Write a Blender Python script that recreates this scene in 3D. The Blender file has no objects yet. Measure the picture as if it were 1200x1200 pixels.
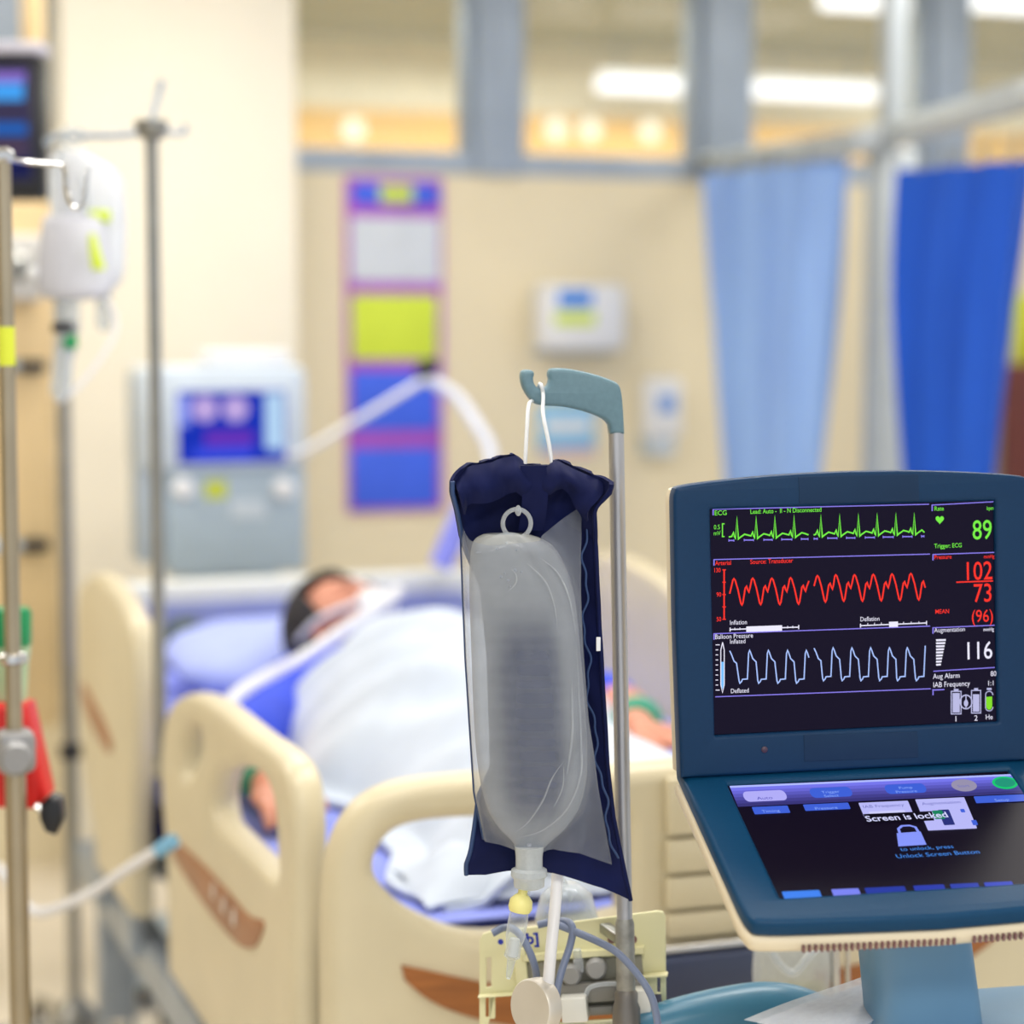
import bpy, bmesh, math, random
from math import sin, cos, pi, radians, atan, sqrt
from mathutils import Vector, Matrix, noise
random.seed(4)
SC = bpy.context.scene
COL = SC.collection
V = Vector

# ------------------------------------------------------------------ camera, world, lamps, exposure
F = 2500.0                       # focal length in pixels of a 1200 px frame (50 mm lens, 24 mm sensor)
CAM = V((0, 0, 1.59))
YAW, PITCH = radians(20), atan(220 / F)
RT = V((cos(YAW), -sin(YAW), 0)); FH = V((sin(YAW), cos(YAW), 0)); UP = V((0, 0, 1))
FW = FH * cos(PITCH) - UP * sin(PITCH); CU = UP * cos(PITCH) + FH * sin(PITCH)
cd = bpy.data.cameras.new('camera'); cam = bpy.data.objects.new('camera', cd); COL.objects.link(cam)
cam.matrix_world = Matrix(((RT.x, CU.x, -FW.x, CAM.x), (RT.y, CU.y, -FW.y, CAM.y), (RT.z, CU.z, -FW.z, CAM.z), (0, 0, 0, 1)))
cd.lens = 50; cd.sensor_width = 24; cd.sensor_height = 24; cd.sensor_fit = 'HORIZONTAL'
cd.dof.use_dof = True; cd.dof.focus_distance = 1.95; cd.dof.aperture_fstop = 1.7; cd.dof.aperture_blades = 0
cd.clip_start = 0.05
SC.camera = cam
w = bpy.data.worlds.new('world'); SC.world = w; w.use_nodes = True
w.node_tree.nodes['Background'].inputs[0].default_value = (0.92, 0.96, 1.0, 1)
w.node_tree.nodes['Background'].inputs[1].default_value = 0.72
def area(name, loc, sx, sy, power, col=(1, .97, .92), rot=(0, 0, 0)):
    l = bpy.data.lights.new(name, 'AREA'); l.shape = 'RECTANGLE'; l.size = sx; l.size_y = sy; l.energy = power; l.color = col
    o = bpy.data.objects.new(name, l); COL.objects.link(o); o.location = loc; o.rotation_euler = rot
area('ceiling_lamp', (1.0, 4.9, 2.84), 1.2, .6, 19)
area('ceiling_lamp', (3.6, 4.7, 2.84), 1.2, .6, 20)
area('ceiling_lamp', (-.9, 4.6, 2.84), 1.2, .6, 24)
area('ceiling_lamp', (.3, -.5, 2.84), 1.2, .6, 34)  # added fill lamp, unseen behind the camera, brightens the foreground fronts
area('ceiling_lamp', (.2, 2.0, 2.84), 1.2, .6, 14)
area('ceiling_lamp', (1.6, 2.6, 2.84), 1.2, .6, 20)
area('corridor_lamp', (1.5, 8.2, 2.8), 4, .5, 90, (1, .985, .96))
area('corridor_lamp', (4.6, 8.6, 2.8), 4, .5, 90, (1, .985, .96))
SC.view_settings.view_transform = 'Standard'; SC.view_settings.look = 'None'
SC.view_settings.exposure = 0.44; SC.view_settings.gamma = 1; SC.view_settings.use_curve_mapping = False

# ------------------------------------------------------------------ helpers
def ray(x, y): return FW + RT * ((x - 600) / F) + CU * ((600 - y) / F)
def at(x, y, d): return CAM + ray(x, y) * d                     # point at camera depth d
def pl(x, y, p, n):                                             # point on a plane
    r = ray(x, y); return CAM + r * ((p - CAM).dot(n) / r.dot(n))
def atX(x, y, X): return pl(x, y, V((X, 0, 0)), V((1, 0, 0)))
def atY(x, y, Y): return pl(x, y, V((0, Y, 0)), V((0, 1, 0)))
def atZ(x, y, Z): return pl(x, y, V((0, 0, Z)), V((0, 0, 1)))

def lin(c):
    return tuple((v / 255 / 12.92 if v / 255 <= .04045 else ((v / 255 + .055) / 1.055) ** 2.4) for v in c)
def mat(name, rgb, rough=.5, metal=0, emit=None, es=1, vary=.06, scale=8, alpha=1, trans=0, coat=0, bump=0, sheen=0, stretch=(1, 1, 1)):
    m = bpy.data.materials.new(name); m.use_nodes = True
    nt = m.node_tree; b = nt.nodes['Principled BSDF']
    c = lin(rgb)
    tc = nt.nodes.new('ShaderNodeTexCoord'); mp = nt.nodes.new('ShaderNodeMapping'); mp.inputs['Scale'].default_value = stretch
    n = nt.nodes.new('ShaderNodeTexNoise'); n.inputs['Scale'].default_value = scale; n.inputs['Detail'].default_value = 4
    nt.links.new(tc.outputs['Object'], mp.inputs[0]); nt.links.new(mp.outputs[0], n.inputs['Vector'])
    r = nt.nodes.new('ShaderNodeValToRGB')
    lo = [max(0, v * (1 - vary * 2)) for v in c]; hi = [min(1, v * (1 + vary * 2)) for v in c]
    r.color_ramp.elements[0].position = .3; r.color_ramp.elements[1].position = .7
    r.color_ramp.elements[0].color = (*lo, 1); r.color_ramp.elements[1].color = (*hi, 1)
    nt.links.new(n.outputs['Fac'], r.inputs[0]); nt.links.new(r.outputs[0], b.inputs['Base Color'])
    b.inputs['Roughness'].default_value = rough; b.inputs['Metallic'].default_value = metal
    b.inputs['Alpha'].default_value = alpha; b.inputs['Transmission Weight'].default_value = trans
    b.inputs['Coat Weight'].default_value = coat; b.inputs['Sheen Weight'].default_value = sheen
    if bump:
        bp = nt.nodes.new('ShaderNodeBump'); bp.inputs['Strength'].default_value = bump; bp.inputs['Distance'].default_value = .004
        nt.links.new(n.outputs['Fac'], bp.inputs['Height']); nt.links.new(bp.outputs[0], b.inputs['Normal'])
    if emit:
        b.inputs['Emission Color'].default_value = (*lin(emit), 1); b.inputs['Emission Strength'].default_value = es
    return m
def glassy(name, rgb=(235, 240, 240), clear=.85, rough=.05, tint=None):
    """clear plastic or a thin pane: see-through, a glossy reflection and a little milky body"""
    m = bpy.data.materials.new(name); m.use_nodes = True; nt = m.node_tree; nt.nodes.clear()
    out = nt.nodes.new('ShaderNodeOutputMaterial'); t = nt.nodes.new('ShaderNodeBsdfTransparent'); g = nt.nodes.new('ShaderNodeBsdfPrincipled')
    n = nt.nodes.new('ShaderNodeTexNoise'); n.inputs['Scale'].default_value = 14
    mr = nt.nodes.new('ShaderNodeMapRange'); mr.inputs[3].default_value = max(.01, 1 - clear - .05); mr.inputs[4].default_value = min(1, 1 - clear + .05)
    fr = nt.nodes.new('ShaderNodeLayerWeight'); fr.inputs[0].default_value = .25
    mx = nt.nodes.new('ShaderNodeMath'); mx.operation = 'ADD'; mx.use_clamp = True
    ml = nt.nodes.new('ShaderNodeMath'); ml.operation = 'MULTIPLY'; ml.inputs[1].default_value = .6
    s = nt.nodes.new('ShaderNodeMixShader')
    t.inputs[0].default_value = (*lin(tint or rgb), 1); g.inputs['Base Color'].default_value = (*lin(rgb), 1); g.inputs['Roughness'].default_value = rough
    nt.links.new(n.outputs['Fac'], mr.inputs[0]); nt.links.new(fr.outputs['Facing'], ml.inputs[0])
    nt.links.new(mr.outputs[0], mx.inputs[0]); nt.links.new(ml.outputs[0], mx.inputs[1])
    nt.links.new(mx.outputs[0], s.inputs[0]); nt.links.new(t.outputs[0], s.inputs[1]); nt.links.new(g.outputs[0], s.inputs[2])
    nt.links.new(s.outputs[0], out.inputs[0])
    return m
def glow(name, rgb, es=1):
    m = mat(name, (4, 4, 6), .35, emit=rgb, es=es * .75); m.node_tree.nodes['Principled BSDF'].inputs['Specular IOR Level'].default_value = .08
    return m

def smoothed(me, ang=40):
    for p in me.polygons: p.use_smooth = True
    me.set_sharp_from_angle(angle=radians(ang))
    return me
def cr(pts, closed=True, n=6):
    """Catmull-Rom through the points"""
    pts = [V(p) for p in pts]; N = len(pts); out = []
    for i in range(N if closed else N - 1):
        g = (lambda k: pts[k % N]) if closed else (lambda k: pts[min(max(k, 0), N - 1)])
        a, b, c, d = g(i - 1), g(i), g(i + 1), g(i + 2)
        for k in range(n):
            t = k / n
            out.append(.5 * ((2 * b) + (c - a) * t + (2 * a - 5 * b + 4 * c - d) * t * t + (3 * b - a - 3 * c + d) * t ** 3))
    if not closed: out.append(pts[-1])
    return out
def rrect(x0, y0, x1, y1, r, n=5):
    o = []
    for cx, cy, a0 in ((x1 - r, y1 - r, 0), (x0 + r, y1 - r, 90), (x0 + r, y0 + r, 180), (x1 - r, y0 + r, 270)):
        for k in range(n + 1):
            a = radians(a0 + 90 * k / n); o.append(V((cx + r * cos(a), cy + r * sin(a))))
    return o
def frame(o, ex, ez):
    """matrix whose x, y, z are: along ex, along ez, away from the viewer"""
    ex = ex.normalized(); n = ez.cross(ex).normalized(); ez = ex.cross(n).normalized() if False else n.cross(ex).normalized() * -1
    ez = ex.cross(V(n) * -1).normalized() if ez.dot(V(ez)) < 0 else ez
    return Matrix(((ex.x, ez.x, n.x, o.x), (ex.y, ez.y, n.y, o.y), (ex.z, ez.z, n.z, o.z), (0, 0, 0, 1)))
def mframe(o, ex, ey, ez):
    return Matrix(((ex.x, ey.x, ez.x, o.x), (ex.y, ey.y, ez.y, o.y), (ex.z, ey.z, ez.z, o.z), (0, 0, 0, 1)))
I4 = Matrix.Identity(4)
def convert(cu):
    o = bpy.data.objects.new('t', cu); COL.objects.link(o)
    dg = bpy.context.evaluated_depsgraph_get(); dg.update()
    me = bpy.data.meshes.new_from_object(o.evaluated_get(dg), depsgraph=dg)
    bpy.data.objects.remove(o); bpy.data.curves.remove(cu)
    return me
def slab(loops, thick, T=I4, bev=0, res=3, z=0):
    """flat outline (holes follow) given a thickness, z = its middle, in T's x-y plane"""
    cu = bpy.data.curves.new('s', 'CURVE'); cu.dimensions = '2D'; cu.fill_mode = 'BOTH'
    cu.extrude = max(thick / 2 - bev, 0.00001); cu.bevel_depth = bev; cu.bevel_resolution = res; cu.offset = -bev
    for lp in loops:
        s = cu.splines.new('POLY'); s.points.add(len(lp) - 1); s.use_cyclic_u = True
        for p, q in zip(s.points, lp): p.co = (q[0], q[1], 0, 1)
    me = convert(cu); me.transform(T @ Matrix.Translation((0, 0, z)))
    bm = bmesh.new(); bm.from_mesh(me); bmesh.ops.remove_doubles(bm, verts=bm.verts, dist=1e-6); bmesh.ops.recalc_face_normals(bm, faces=bm.faces)
    bm.to_mesh(me); bm.free()
    return smoothed(me, 35)
class MB:
    """collects shapes in world space (through T) into one mesh"""
    def __init__(s, T=I4): s.bm = bmesh.new(); s.T = T
    def add(s, bm2, M=I4):
        me = bpy.data.meshes.new('x'); bm2.to_mesh(me); bm2.free(); me.transform(s.T @ M); s.bm.from_mesh(me); bpy.data.meshes.remove(me); return s
    def mesh(s, me): s.bm.from_mesh(me); bpy.data.meshes.remove(me); return s
    def box(s, x0, x1, y0, y1, z0, z1, bev=0, seg=2, M=I4):
        b = bmesh.new(); bmesh.ops.create_cube(b, size=1)
        for v in b.verts: v.co = V(((x0 + x1) / 2 + v.co.x * (x1 - x0), (y0 + y1) / 2 + v.co.y * (y1 - y0), (z0 + z1) / 2 + v.co.z * (z1 - z0)))
        if bev: bmesh.ops.bevel(b, geom=list(b.edges), offset=bev, segments=seg, profile=.5, affect='EDGES')
        return s.add(b, M)
    def tube(s, pts, r, n=10, caps=True, closed=False):
        pts = [V(p) for p in pts]; N = len(pts); rs = r if isinstance(r, (list, tuple)) else [r] * N
        b = bmesh.new(); rings = []; prev = None
        for i, p in enumerate(pts):
            d = (pts[(i + 1) % N] - pts[i - 1]) if closed or 0 < i < N - 1 else (pts[1] - pts[0] if i == 0 else pts[-1] - pts[-2])
            d.normalize()
            if prev is None: x = d.orthogonal().normalized()
            else: x = (prev - d * prev.dot(d)).normalized()
            prev = x; y = d.cross(x)
            rings.append([b.verts.new(p + (x * cos(2 * pi * k / n) + y * sin(2 * pi * k / n)) * rs[i]) for k in range(n)])
        for i in range(N if closed else N - 1):
            a, c = rings[i], rings[(i + 1) % N]
            for k in range(n): b.faces.new((a[k], a[(k + 1) % n], c[(k + 1) % n], c[k]))
        if caps and not closed: b.faces.new(rings[0][::-1]); b.faces.new(rings[-1])
        bmesh.ops.recalc_face_normals(b, faces=b.faces)
        return s.add(b)
    def lathe(s, prof, o, axis=V((0, 0, 1)), n=20):
        """profile of (radius, height) along axis from o"""
        axis = V(axis).normalized(); x = axis.orthogonal().normalized(); y = axis.cross(x); o = V(o)
        b = bmesh.new(); rings = []
        for r, h in prof:
            rings.append([b.verts.new(o + axis * h + (x * cos(2 * pi * k / n) + y * sin(2 * pi * k / n)) * max(r, 1e-5)) for k in range(n)])
        for i in range(len(prof) - 1):
            a, c = rings[i], rings[i + 1]
            for k in range(n): b.faces.new((a[k], a[(k + 1) % n], c[(k + 1) % n], c[k]))
        b.faces.new(rings[0][::-1]); b.faces.new(rings[-1])
        bmesh.ops.recalc_face_normals(b, faces=b.faces)
        return s.add(b)
    def ball(s, c, r, M=None, seg=24):
        b = bmesh.new(); bmesh.ops.create_uvsphere(b, u_segments=seg, v_segments=seg // 2, radius=1)
        rr = V(r) if not isinstance(r, (int, float)) else V((r, r, r))
        return s.add(b, Matrix.Translation(V(c)) @ (M if M else I4) @ Matrix.Diagonal((*rr, 1)))
    def grid(s, fn, nu, nv):
        b = bmesh.new(); g = [[b.verts.new(V(fn(i / nu, j / nv))) for i in range(nu + 1)] for j in range(nv + 1)]
        for j in range(nv):
            for i in range(nu): b.faces.new((g[j][i], g[j][i + 1], g[j + 1][i + 1], g[j + 1][i]))
        return s.add(b)
    def done(s, ang=40):
        me = bpy.data.meshes.new('m'); s.bm.to_mesh(me); s.bm.free(); return smoothed(me, ang)
def thicken(me, t, ang=50):
    bm = bmesh.new(); bm.from_mesh(me); bmesh.ops.recalc_face_normals(bm, faces=bm.faces); bmesh.ops.solidify(bm, geom=list(bm.faces), thickness=t)
    bm.to_mesh(me); bm.free(); return smoothed(me, ang)
def text(s, T, h, align='LEFT', sx=1.0, bold=0):
    """lettering lying in T's x-y plane, cap height h"""
    cu = bpy.data.curves.new('t', 'FONT'); cu.body = s; cu.size = h / .69; cu.align_x = align; cu.offset = bold * h; cu.resolution_u = 3
    me = convert(cu); me.transform(T @ Matrix.Diagonal((sx, 1, 1, 1))); return me
def merge(ms):
    b = bmesh.new()
    for m in ms: b.from_mesh(m); bpy.data.meshes.remove(m)
    me = bpy.data.meshes.new('j'); b.to_mesh(me); b.free(); return me

INV = {}
def thing(name, loc, label, cat, group=None, rz=0, kind=None):
    o = bpy.data.objects.new(name, None); COL.objects.link(o); o.location = loc; o.rotation_euler = (0, 0, rz); o.empty_display_size = .05
    if kind: o['kind'] = kind
    else: o['label'] = label; o['category'] = cat
    if group: o['group'] = group
    INV[o.name] = (Matrix.Translation(V(loc)) @ Matrix.Rotation(rz, 4, 'Z')).inverted()
    return o
def part(name, me, m, parent, label=None, kind=None):
    """mesh in world space -> child of a thing or of a part"""
    me.transform(INV[parent.name]); me.materials.clear(); me.materials.append(m); me.name = name
    o = bpy.data.objects.new(name, me); COL.objects.link(o); o.parent = parent
    INV[o.name] = INV[parent.name]
    if label: o['label'] = label
    if kind: o['kind'] = kind
    return o
def single(name, me, m, label=None, cat=None, group=None, kind=None):
    xs = [v.co for v in me.vertices]; lo = V([min(c[i] for c in xs) for i in range(3)]); hi = V([max(c[i] for c in xs) for i in range(3)])
    loc = V(((lo.x + hi.x) / 2, (lo.y + hi.y) / 2, lo.z)); me.transform(Matrix.Translation(-loc)); me.materials.clear(); me.materials.append(m); me.name = name
    o = bpy.data.objects.new(name, me); COL.objects.link(o); o.location = loc
    INV[o.name] = Matrix.Translation(loc).inverted()
    if kind: o['kind'] = kind
    if label: o['label'] = label
    if cat: o['category'] = cat
    if group: o['group'] = group
    return o
def copy_tree(o, d, parent=None, label=None):
    c = o.copy(); COL.objects.link(c)
    if parent: c.parent = parent
    else: c.location = o.location + V(d)
    if label: c['label'] = label
    for ch in list(o.children): copy_tree(ch, d, c)
    return c

# ------------------------------------------------------------------ materials
M = {}
M['wall'] = mat('cream_paint', (234, 222, 192), .75, vary=.015, scale=3, bump=.05)
M['pier'] = mat('pale_cream_paint', (240, 234, 218), .75, vary=.012, scale=3, bump=.05)
M['floor'] = mat('beige_vinyl', (230, 220, 202), .3, vary=.03, scale=5)
M['ceil'] = mat('ceiling_tile', (240, 238, 230), .9, vary=.02, scale=30)
M['alu'] = mat('blue_grey_frame', (164, 178, 196), .4, metal=.1, vary=.03)
M['post'] = mat('pale_grey_post', (178, 186, 192), .4, metal=.1, vary=.03)
M['pane'] = glassy('window_glass', (240, 243, 240), .93, .03)
M['corr'] = mat('corridor_cream', (226, 218, 200), .8, vary=.02)
M['orange'] = mat('corridor_wood', (206, 162, 86), .5, vary=.06, stretch=(.3, 1, 6))
M['greyg'] = mat('corridor_ceiling', (150, 154, 144), .9, vary=.02)
M['lamp'] = glow('lamp_tube', (255, 250, 255), 2.6)
M['cream'] = mat('bed_cream_plastic', (216, 205, 175), .38, vary=.02, coat=.15)
M['creamw'] = mat('head_end_white_plastic', (224, 228, 224), .4, vary=.02, coat=.1)
M['inset'] = mat('lavender_laminate', (140, 150, 200), .5, vary=.03)
M['wood'] = mat('brown_inlay', (158, 96, 44), .45, vary=.12, scale=10, stretch=(1, 1, 9))
M['woodr'] = mat('rail_inlay', (164, 112, 76), .45, vary=.08, scale=10)
M['icon'] = mat('white_print', (225, 215, 205), .5)
M['sheet'] = mat('blue_sheet', (138, 152, 240), .85, vary=.04, scale=9, sheen=.2, bump=.2)
M['mattress'] = mat('navy_mattress_cover', (24, 48, 150), .6, vary=.06, scale=6)
M['pillow'] = mat('lavender_pillowcase', (170, 184, 248), .85, vary=.03, bump=.2)
M['blanket'] = mat('white_blanket', (200, 211, 228), .9, vary=.03, scale=14, bump=.3, sheen=.2)
M['gown'] = mat('royal_blue_gown', (58, 82, 215), .85, vary=.08)
M['skin'] = mat('skin', (206, 140, 116), .5, vary=.05, scale=20)
M['hair'] = mat('dark_hair', (26, 24, 34), .6, vary=.2, scale=60)
M['green'] = mat('green_band', (28, 150, 120), .6)
M['maskw'] = mat('white_tube_plastic', (226, 228, 236), .35, vary=.03)
M['steel'] = mat('grey_steel', (150, 150, 146), .32, metal=.85, vary=.05, scale=20)
M['chrome'] = mat('chrome', (205, 205, 205), .16, metal=1, vary=.03)
M['warmsteel'] = mat('warm_steel', (170, 158, 136), .3, metal=.85, vary=.05)
M['dark'] = mat('dark_rubber', (36, 36, 44), .6)
M['black'] = mat('black_plastic', (14, 16, 24), .35)
M['frame'] = mat('bed_frame_grey', (160, 170, 182), .45, metal=.2)
M['vent'] = mat('ventilator_white', (206, 218, 230), .45, vary=.02)
M['vent2'] = mat('ventilator_grey', (176, 194, 210), .5, vary=.03)
M['white'] = mat('white_plastic', (236, 238, 242), .4, vary=.015)
M['yellow'] = mat('yellow_label', (212, 222, 60), .6, vary=.03)
M['ygreen'] = mat('lime_paper', (212, 232, 70), .7, vary=.02)
M['purple'] = mat('purple_board', (176, 84, 200), .7, vary=.05)
M['pblue'] = mat('blue_paper', (64, 104, 240), .7, vary=.04)
M['paper'] = mat('grey_white_paper', (214, 222, 234), .8, vary=.03)
M['curtA'] = mat('light_blue_curtain', (154, 190, 254), .8, vary=.05, scale=3, stretch=(4, 4, .4))
M['curtB'] = mat('deep_blue_curtain', (14, 86, 206), .8, vary=.08, scale=3, stretch=(4, 4, .4))
M['tan'] = mat('tan_pendant_laminate', (228, 200, 150), .55, vary=.03)
M['red'] = mat('red_plastic', (214, 24, 20), .4)
M['grn'] = mat('green_plastic', (0, 140, 80), .4)
M['brick'] = mat('maroon_vinyl', (124, 62, 66), .6)
M['bezel'] = mat('slate_blue_bezel', (12, 50, 86), .42, vary=.02, scale=300, bump=.02)
M['bezel2'] = mat('teal_blue_bezel', (6, 60, 96), .42, vary=.02, scale=300, bump=.02)
M['neck'] = mat('steel_blue_plastic', (106, 146, 178), .4, vary=.02)
M['teal'] = mat('teal_handle', (62, 120, 150), .32, vary=.04)
M['shell'] = mat('cream_shell', (226, 212, 184), .45, vary=.02)
M['slot'] = mat('slot_brown', (128, 92, 92), .7)  # purple-brown tone of the vent slots, also on the hole rims
M['navy'] = mat('navy_nylon', (6, 17, 66), .75, vary=.12, scale=24, sheen=.03, bump=.15)
M['navye'] = mat('navy_piping', (38, 64, 110), .5)
M['hook'] = mat('grey_teal_hook', (100, 132, 146), .5, vary=.03, scale=200, bump=.03)
M['cord'] = mat('white_cord', (232, 232, 236), .35)
M['plate'] = mat('ivory_plate', (226, 222, 178), .45, vary=.02)
M['ink'] = mat('blue_ink', (30, 50, 170), .6)
M['cable'] = mat('slate_cable', (112, 124, 152), .4)
M['blockw'] = mat('pale_block', (222, 222, 216), .3)
M['greyp'] = mat('smoky_acrylic', (150, 148, 142), .2, vary=.08, alpha=.75)
M['clear'] = glassy('clear_plastic', (238, 242, 246), .72, .06)
M['clearer'] = glassy('clear_tube_plastic', (240, 244, 248), .86, .06)
M['clearb'] = glassy('clear_bag_film', (232, 236, 240), .62, .15)
M['ivbag'] = glassy('milky_iv_bag', (226, 230, 238), .22, .3)
M['spike'] = mat('yellow_spike', (240, 232, 150), .4)
M['burette'] = mat('frosted_burette', (206, 208, 220), .35, alpha=.9)

for k_ in ('bezel', 'bezel2', 'navy'): M[k_].node_tree.nodes['Principled BSDF'].inputs['Specular IOR Level'].default_value = .22

# ------------------------------------------------------------------ room
single('floor', MB().box(-5, 8, -2, 12, -.1, 0).done(), M['floor'], kind='structure')
single('ceiling', MB().box(-5, 8, -1, 6.3, 2.9, 3.0).done(), M['ceil'], kind='structure')
WY = 6.3
single('wall_back', MB().box(-5, 8, WY, WY + .12, 0, 2.05).done(), M['wall'], kind='structure')
single('wall_left', MB().box(-5.1, -5, -2, WY + .12, 0, 2.9).done(), M['wall'], kind='structure')
pX0, pX1 = atY(75, 300, 6.05).x, atY(349, 300, 6.05).x
single('wall_pier', MB().box(pX0, pX1, 6.05, WY, 0, 2.9, .006).done(), M['pier'], kind='structure')
def win(n, x0, x1, rail=.07):
    t = thing('window_%d' % n, ((x0 + x1) / 2, WY + .06, 2.05), None, None, kind='structure')
    part('frame', MB().box(x0, x1, WY, WY + .12, 2.05, 2.05 + rail, .004).box(x0, x1, WY, WY + .12, 2.82, 2.9)
         .box(x0, x0 + .03, WY + .02, WY + .1, 2.05 + rail, 2.82).box(x1 - .03, x1, WY + .02, WY + .1, 2.05 + rail, 2.82)
         .box((x0 + x1) / 2 - .04, (x0 + x1) / 2 + .04, WY - .012, WY, 2.085, 2.1).done(), M['alu'], t)
    part('pane', MB().box(x0 + .03, x1 - .03, WY + .055, WY + .061, 2.05 + rail, 2.82).done(), M['pane'], t)
def mull(n, x0, x1):
    single('trim_%d' % n, MB().box(x0, x1, WY - .02, WY + .13, 2.05, 2.9, .004).done(), M['alu'], kind='structure')
mx = [(atY(a, 100, WY).x, atY(b, 100, WY).x) for a, b in ((558, 607), (824, 876), (1092, 1132))]
for k, (a, b) in enumerate(mx): mull(k + 1, a, b)
win(1, pX1, mx[0][0]); win(2, mx[0][1], mx[1][0]); win(3, mx[1][1], mx[2][0]); win(4, mx[2][1], 4.6); win(5, -1.2, pX0 - .18)
mull(4, pX0 - .18, pX0)
single('wall_window_side', MB().box(-5, -1.2, WY, WY + .12, 2.05, 2.9).done(), M['wall'], kind='structure')
single('wall_window_end', MB().box(4.6, 8, WY, WY + .12, 2.05, 2.9).done(), M['wall'], kind='structure')
# corridor beyond the glass
CY = 9.6
zc0 = atY(700, 138, CY).z; zc1 = atY(700, 56, CY).z
single('wall_corridor', MB().box(-5, 8, CY, CY + .1, zc0, zc1).done(), M['corr'], kind='structure')
single('wall_corridor_panel', MB().box(-5, 8, CY - .03, CY + .1, 0, zc0, .004).done(), M['orange'], kind='structure')
single('ceiling_corridor', MB().box(-5, 8, WY + .12, CY + .1, zc1, zc1 + .08).done(), M['greyg'], kind='structure')
def linear(x0, y0, x1, y1, Y, label):
    a, b = atY(x0, y0, Y), atY(x1, y1, Y); z = (a.z + b.z) / 2
    t = thing('linear_lamp', ((a.x + b.x) / 2, Y, z), label, 'ceiling light', 'corridor lamps seen through the high windows')
    part('housing', MB().box(a.x, b.x, Y - .05, Y + .05, z + .028, z + .06, .006).done(), M['white'], t)
    part('diffuser', MB().box(a.x + .01, b.x - .01, Y - .045, Y + .045, z - .028, z + .028, .012).done(), M['lamp'], t)
    for u in (.2, .8):
        part('hanger', MB().tube([(a.x + (b.x - a.x) * u, Y, z + .06), (a.x + (b.x - a.x) * u, Y, zc1)], .008, 6).done(), M['alu'], t)
linear(700, 100, 824, 102, 9.2, 'glowing white linear lamp beyond the glass, seen in the second wide high window pane')
linear(880, 107, 1026, 109, 9.2, 'glowing white linear lamp beyond the glass, just left of the tall pale post')
linear(962, 4, 1085, 3, 7.3, 'glowing white lamp at the top edge, above and left of the tall post')
linear(1112, 5, 1230, 3, 7.3, 'glowing white lamp at the top right corner behind the dark mullion')
lab = ['round white corridor downlight low in the leftmost pane', 'round white corridor downlight at left of the second pane', 'second round white corridor downlight in the second pane', 'rightmost round white corridor downlight of the second pane']
for (x, y), lb in zip(((414, 152), (652, 152), (692, 152), (762, 154)), lab):
    p = atY(x, y, CY - .05)
    t = thing('wall_light', p, lb, 'wall light', 'small round corridor lights')
    part('rim', MB().lathe([(.05, 0), (.05, .02), (.044, .02)], p + V((0, .02, 0)), (0, -1, 0)).done(), M['white'], t)
    part('lens', MB().lathe([(.043, .0), (.043, .012), (.02, .022), (0, .024)], p + V((0, .005, 0)), (0, -1, 0)).done(), glow('downlight', (255, 244, 220), 2.2), t)

# tall post, curtain track, curtains
pp = at(1043, 300, 6.0)
t = thing('partition_post', (pp.x, pp.y, 0), 'tall pale grey post standing between the two blue curtains', 'post')
zt = at(1043, 170, 6.0).z
part('column', MB().box(pp.x - .055, pp.x + .055, pp.y - .05, pp.y + .05, 0, zt - .012, .008).done(), M['post'], t)
part('upper_rod', MB().box(pp.x - .03, pp.x + .03, pp.y - .03, pp.y + .03, zt + .035, 2.9, .006).done(), M['post'], t)
part('base_plate', MB().box(pp.x - .09, pp.x + .09, pp.y - .08, pp.y + .08, 0, .012, .003).done(), M['steel'], t)
track = [at(842, 192, 6.75), at(1000, 168, 5.95), at(1043, 158, 5.93), at(1200, 112, 4.8), at(1330, 70, 4.1)]
t = thing('curtain_track', track[1], 'pale grey curtain track running from the wall towards the right edge', 'curtain rail')
tm = MB()
for a, b in zip(track, track[1:]):
    d = (b - a).normalized(); n = d.cross(UP).normalized(); u = n.cross(d)
    L = (b - a).length; tm.box(-.004, L + .004, -.02, .02, -.034, .034, .004, M=mframe(a, d, n, u))
part('rail', tm.done(), M['post'], t)
part('wall_bracket', MB().box(track[0].x - .03, track[0].x + .03, track[0].y - .02, WY, track[0].z - .03, track[0].z + .03, .004).done(), M['steel'], t)
def curtain(name, rows, m, nf, amp, label, mat_top=None):
    """rows: list of (left point, right point) from the top down"""
    n = len(rows) - 1
    def fn(u, v):
        f = v * n; i = min(int(f), n - 1); f -= i
        a = rows[i][0].lerp(rows[i + 1][0], f); b = rows[i][1].lerp(rows[i + 1][1], f)
        d = (b - a).normalized(); nrm = d.cross(UP).normalized()
        return a.lerp(b, u) + nrm * amp * (sin(u * nf * 2 * pi) * (1 + .3 * sin(v * 5)) + .4 * sin(u * nf * 4.6 + v * 3)) + d * amp * .4 * sin(u * nf * 4 * pi)
    t = thing(name, rows[-1][0].lerp(rows[-1][1], .5), label, 'curtain')
    part('cloth', thicken(MB().grid(fn, 90, 24).done(), .004), m, t)
    hm = []
    for k in range(9):
        p = fn((k + .5) / 9, 0)
        part('hook', MB().tube(cr([p + V((0, 0, -.01)), p + V((0, 0, .02)), p + V((.008, 0, .035)), p + V((0, 0, .05))], False, 3), .004, 6).done(), M['steel'], t)
    return t
def c_rows(pts):
    r = [(at(xl, y, dl), at(xr, y2, dr)) for xl, y, xr, y2, dl, dr in pts]
    z0 = .35; a, b = r[-1]
    r.append((V((a.x, a.y, z0)), V((b.x, b.y, z0)))); return r
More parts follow.
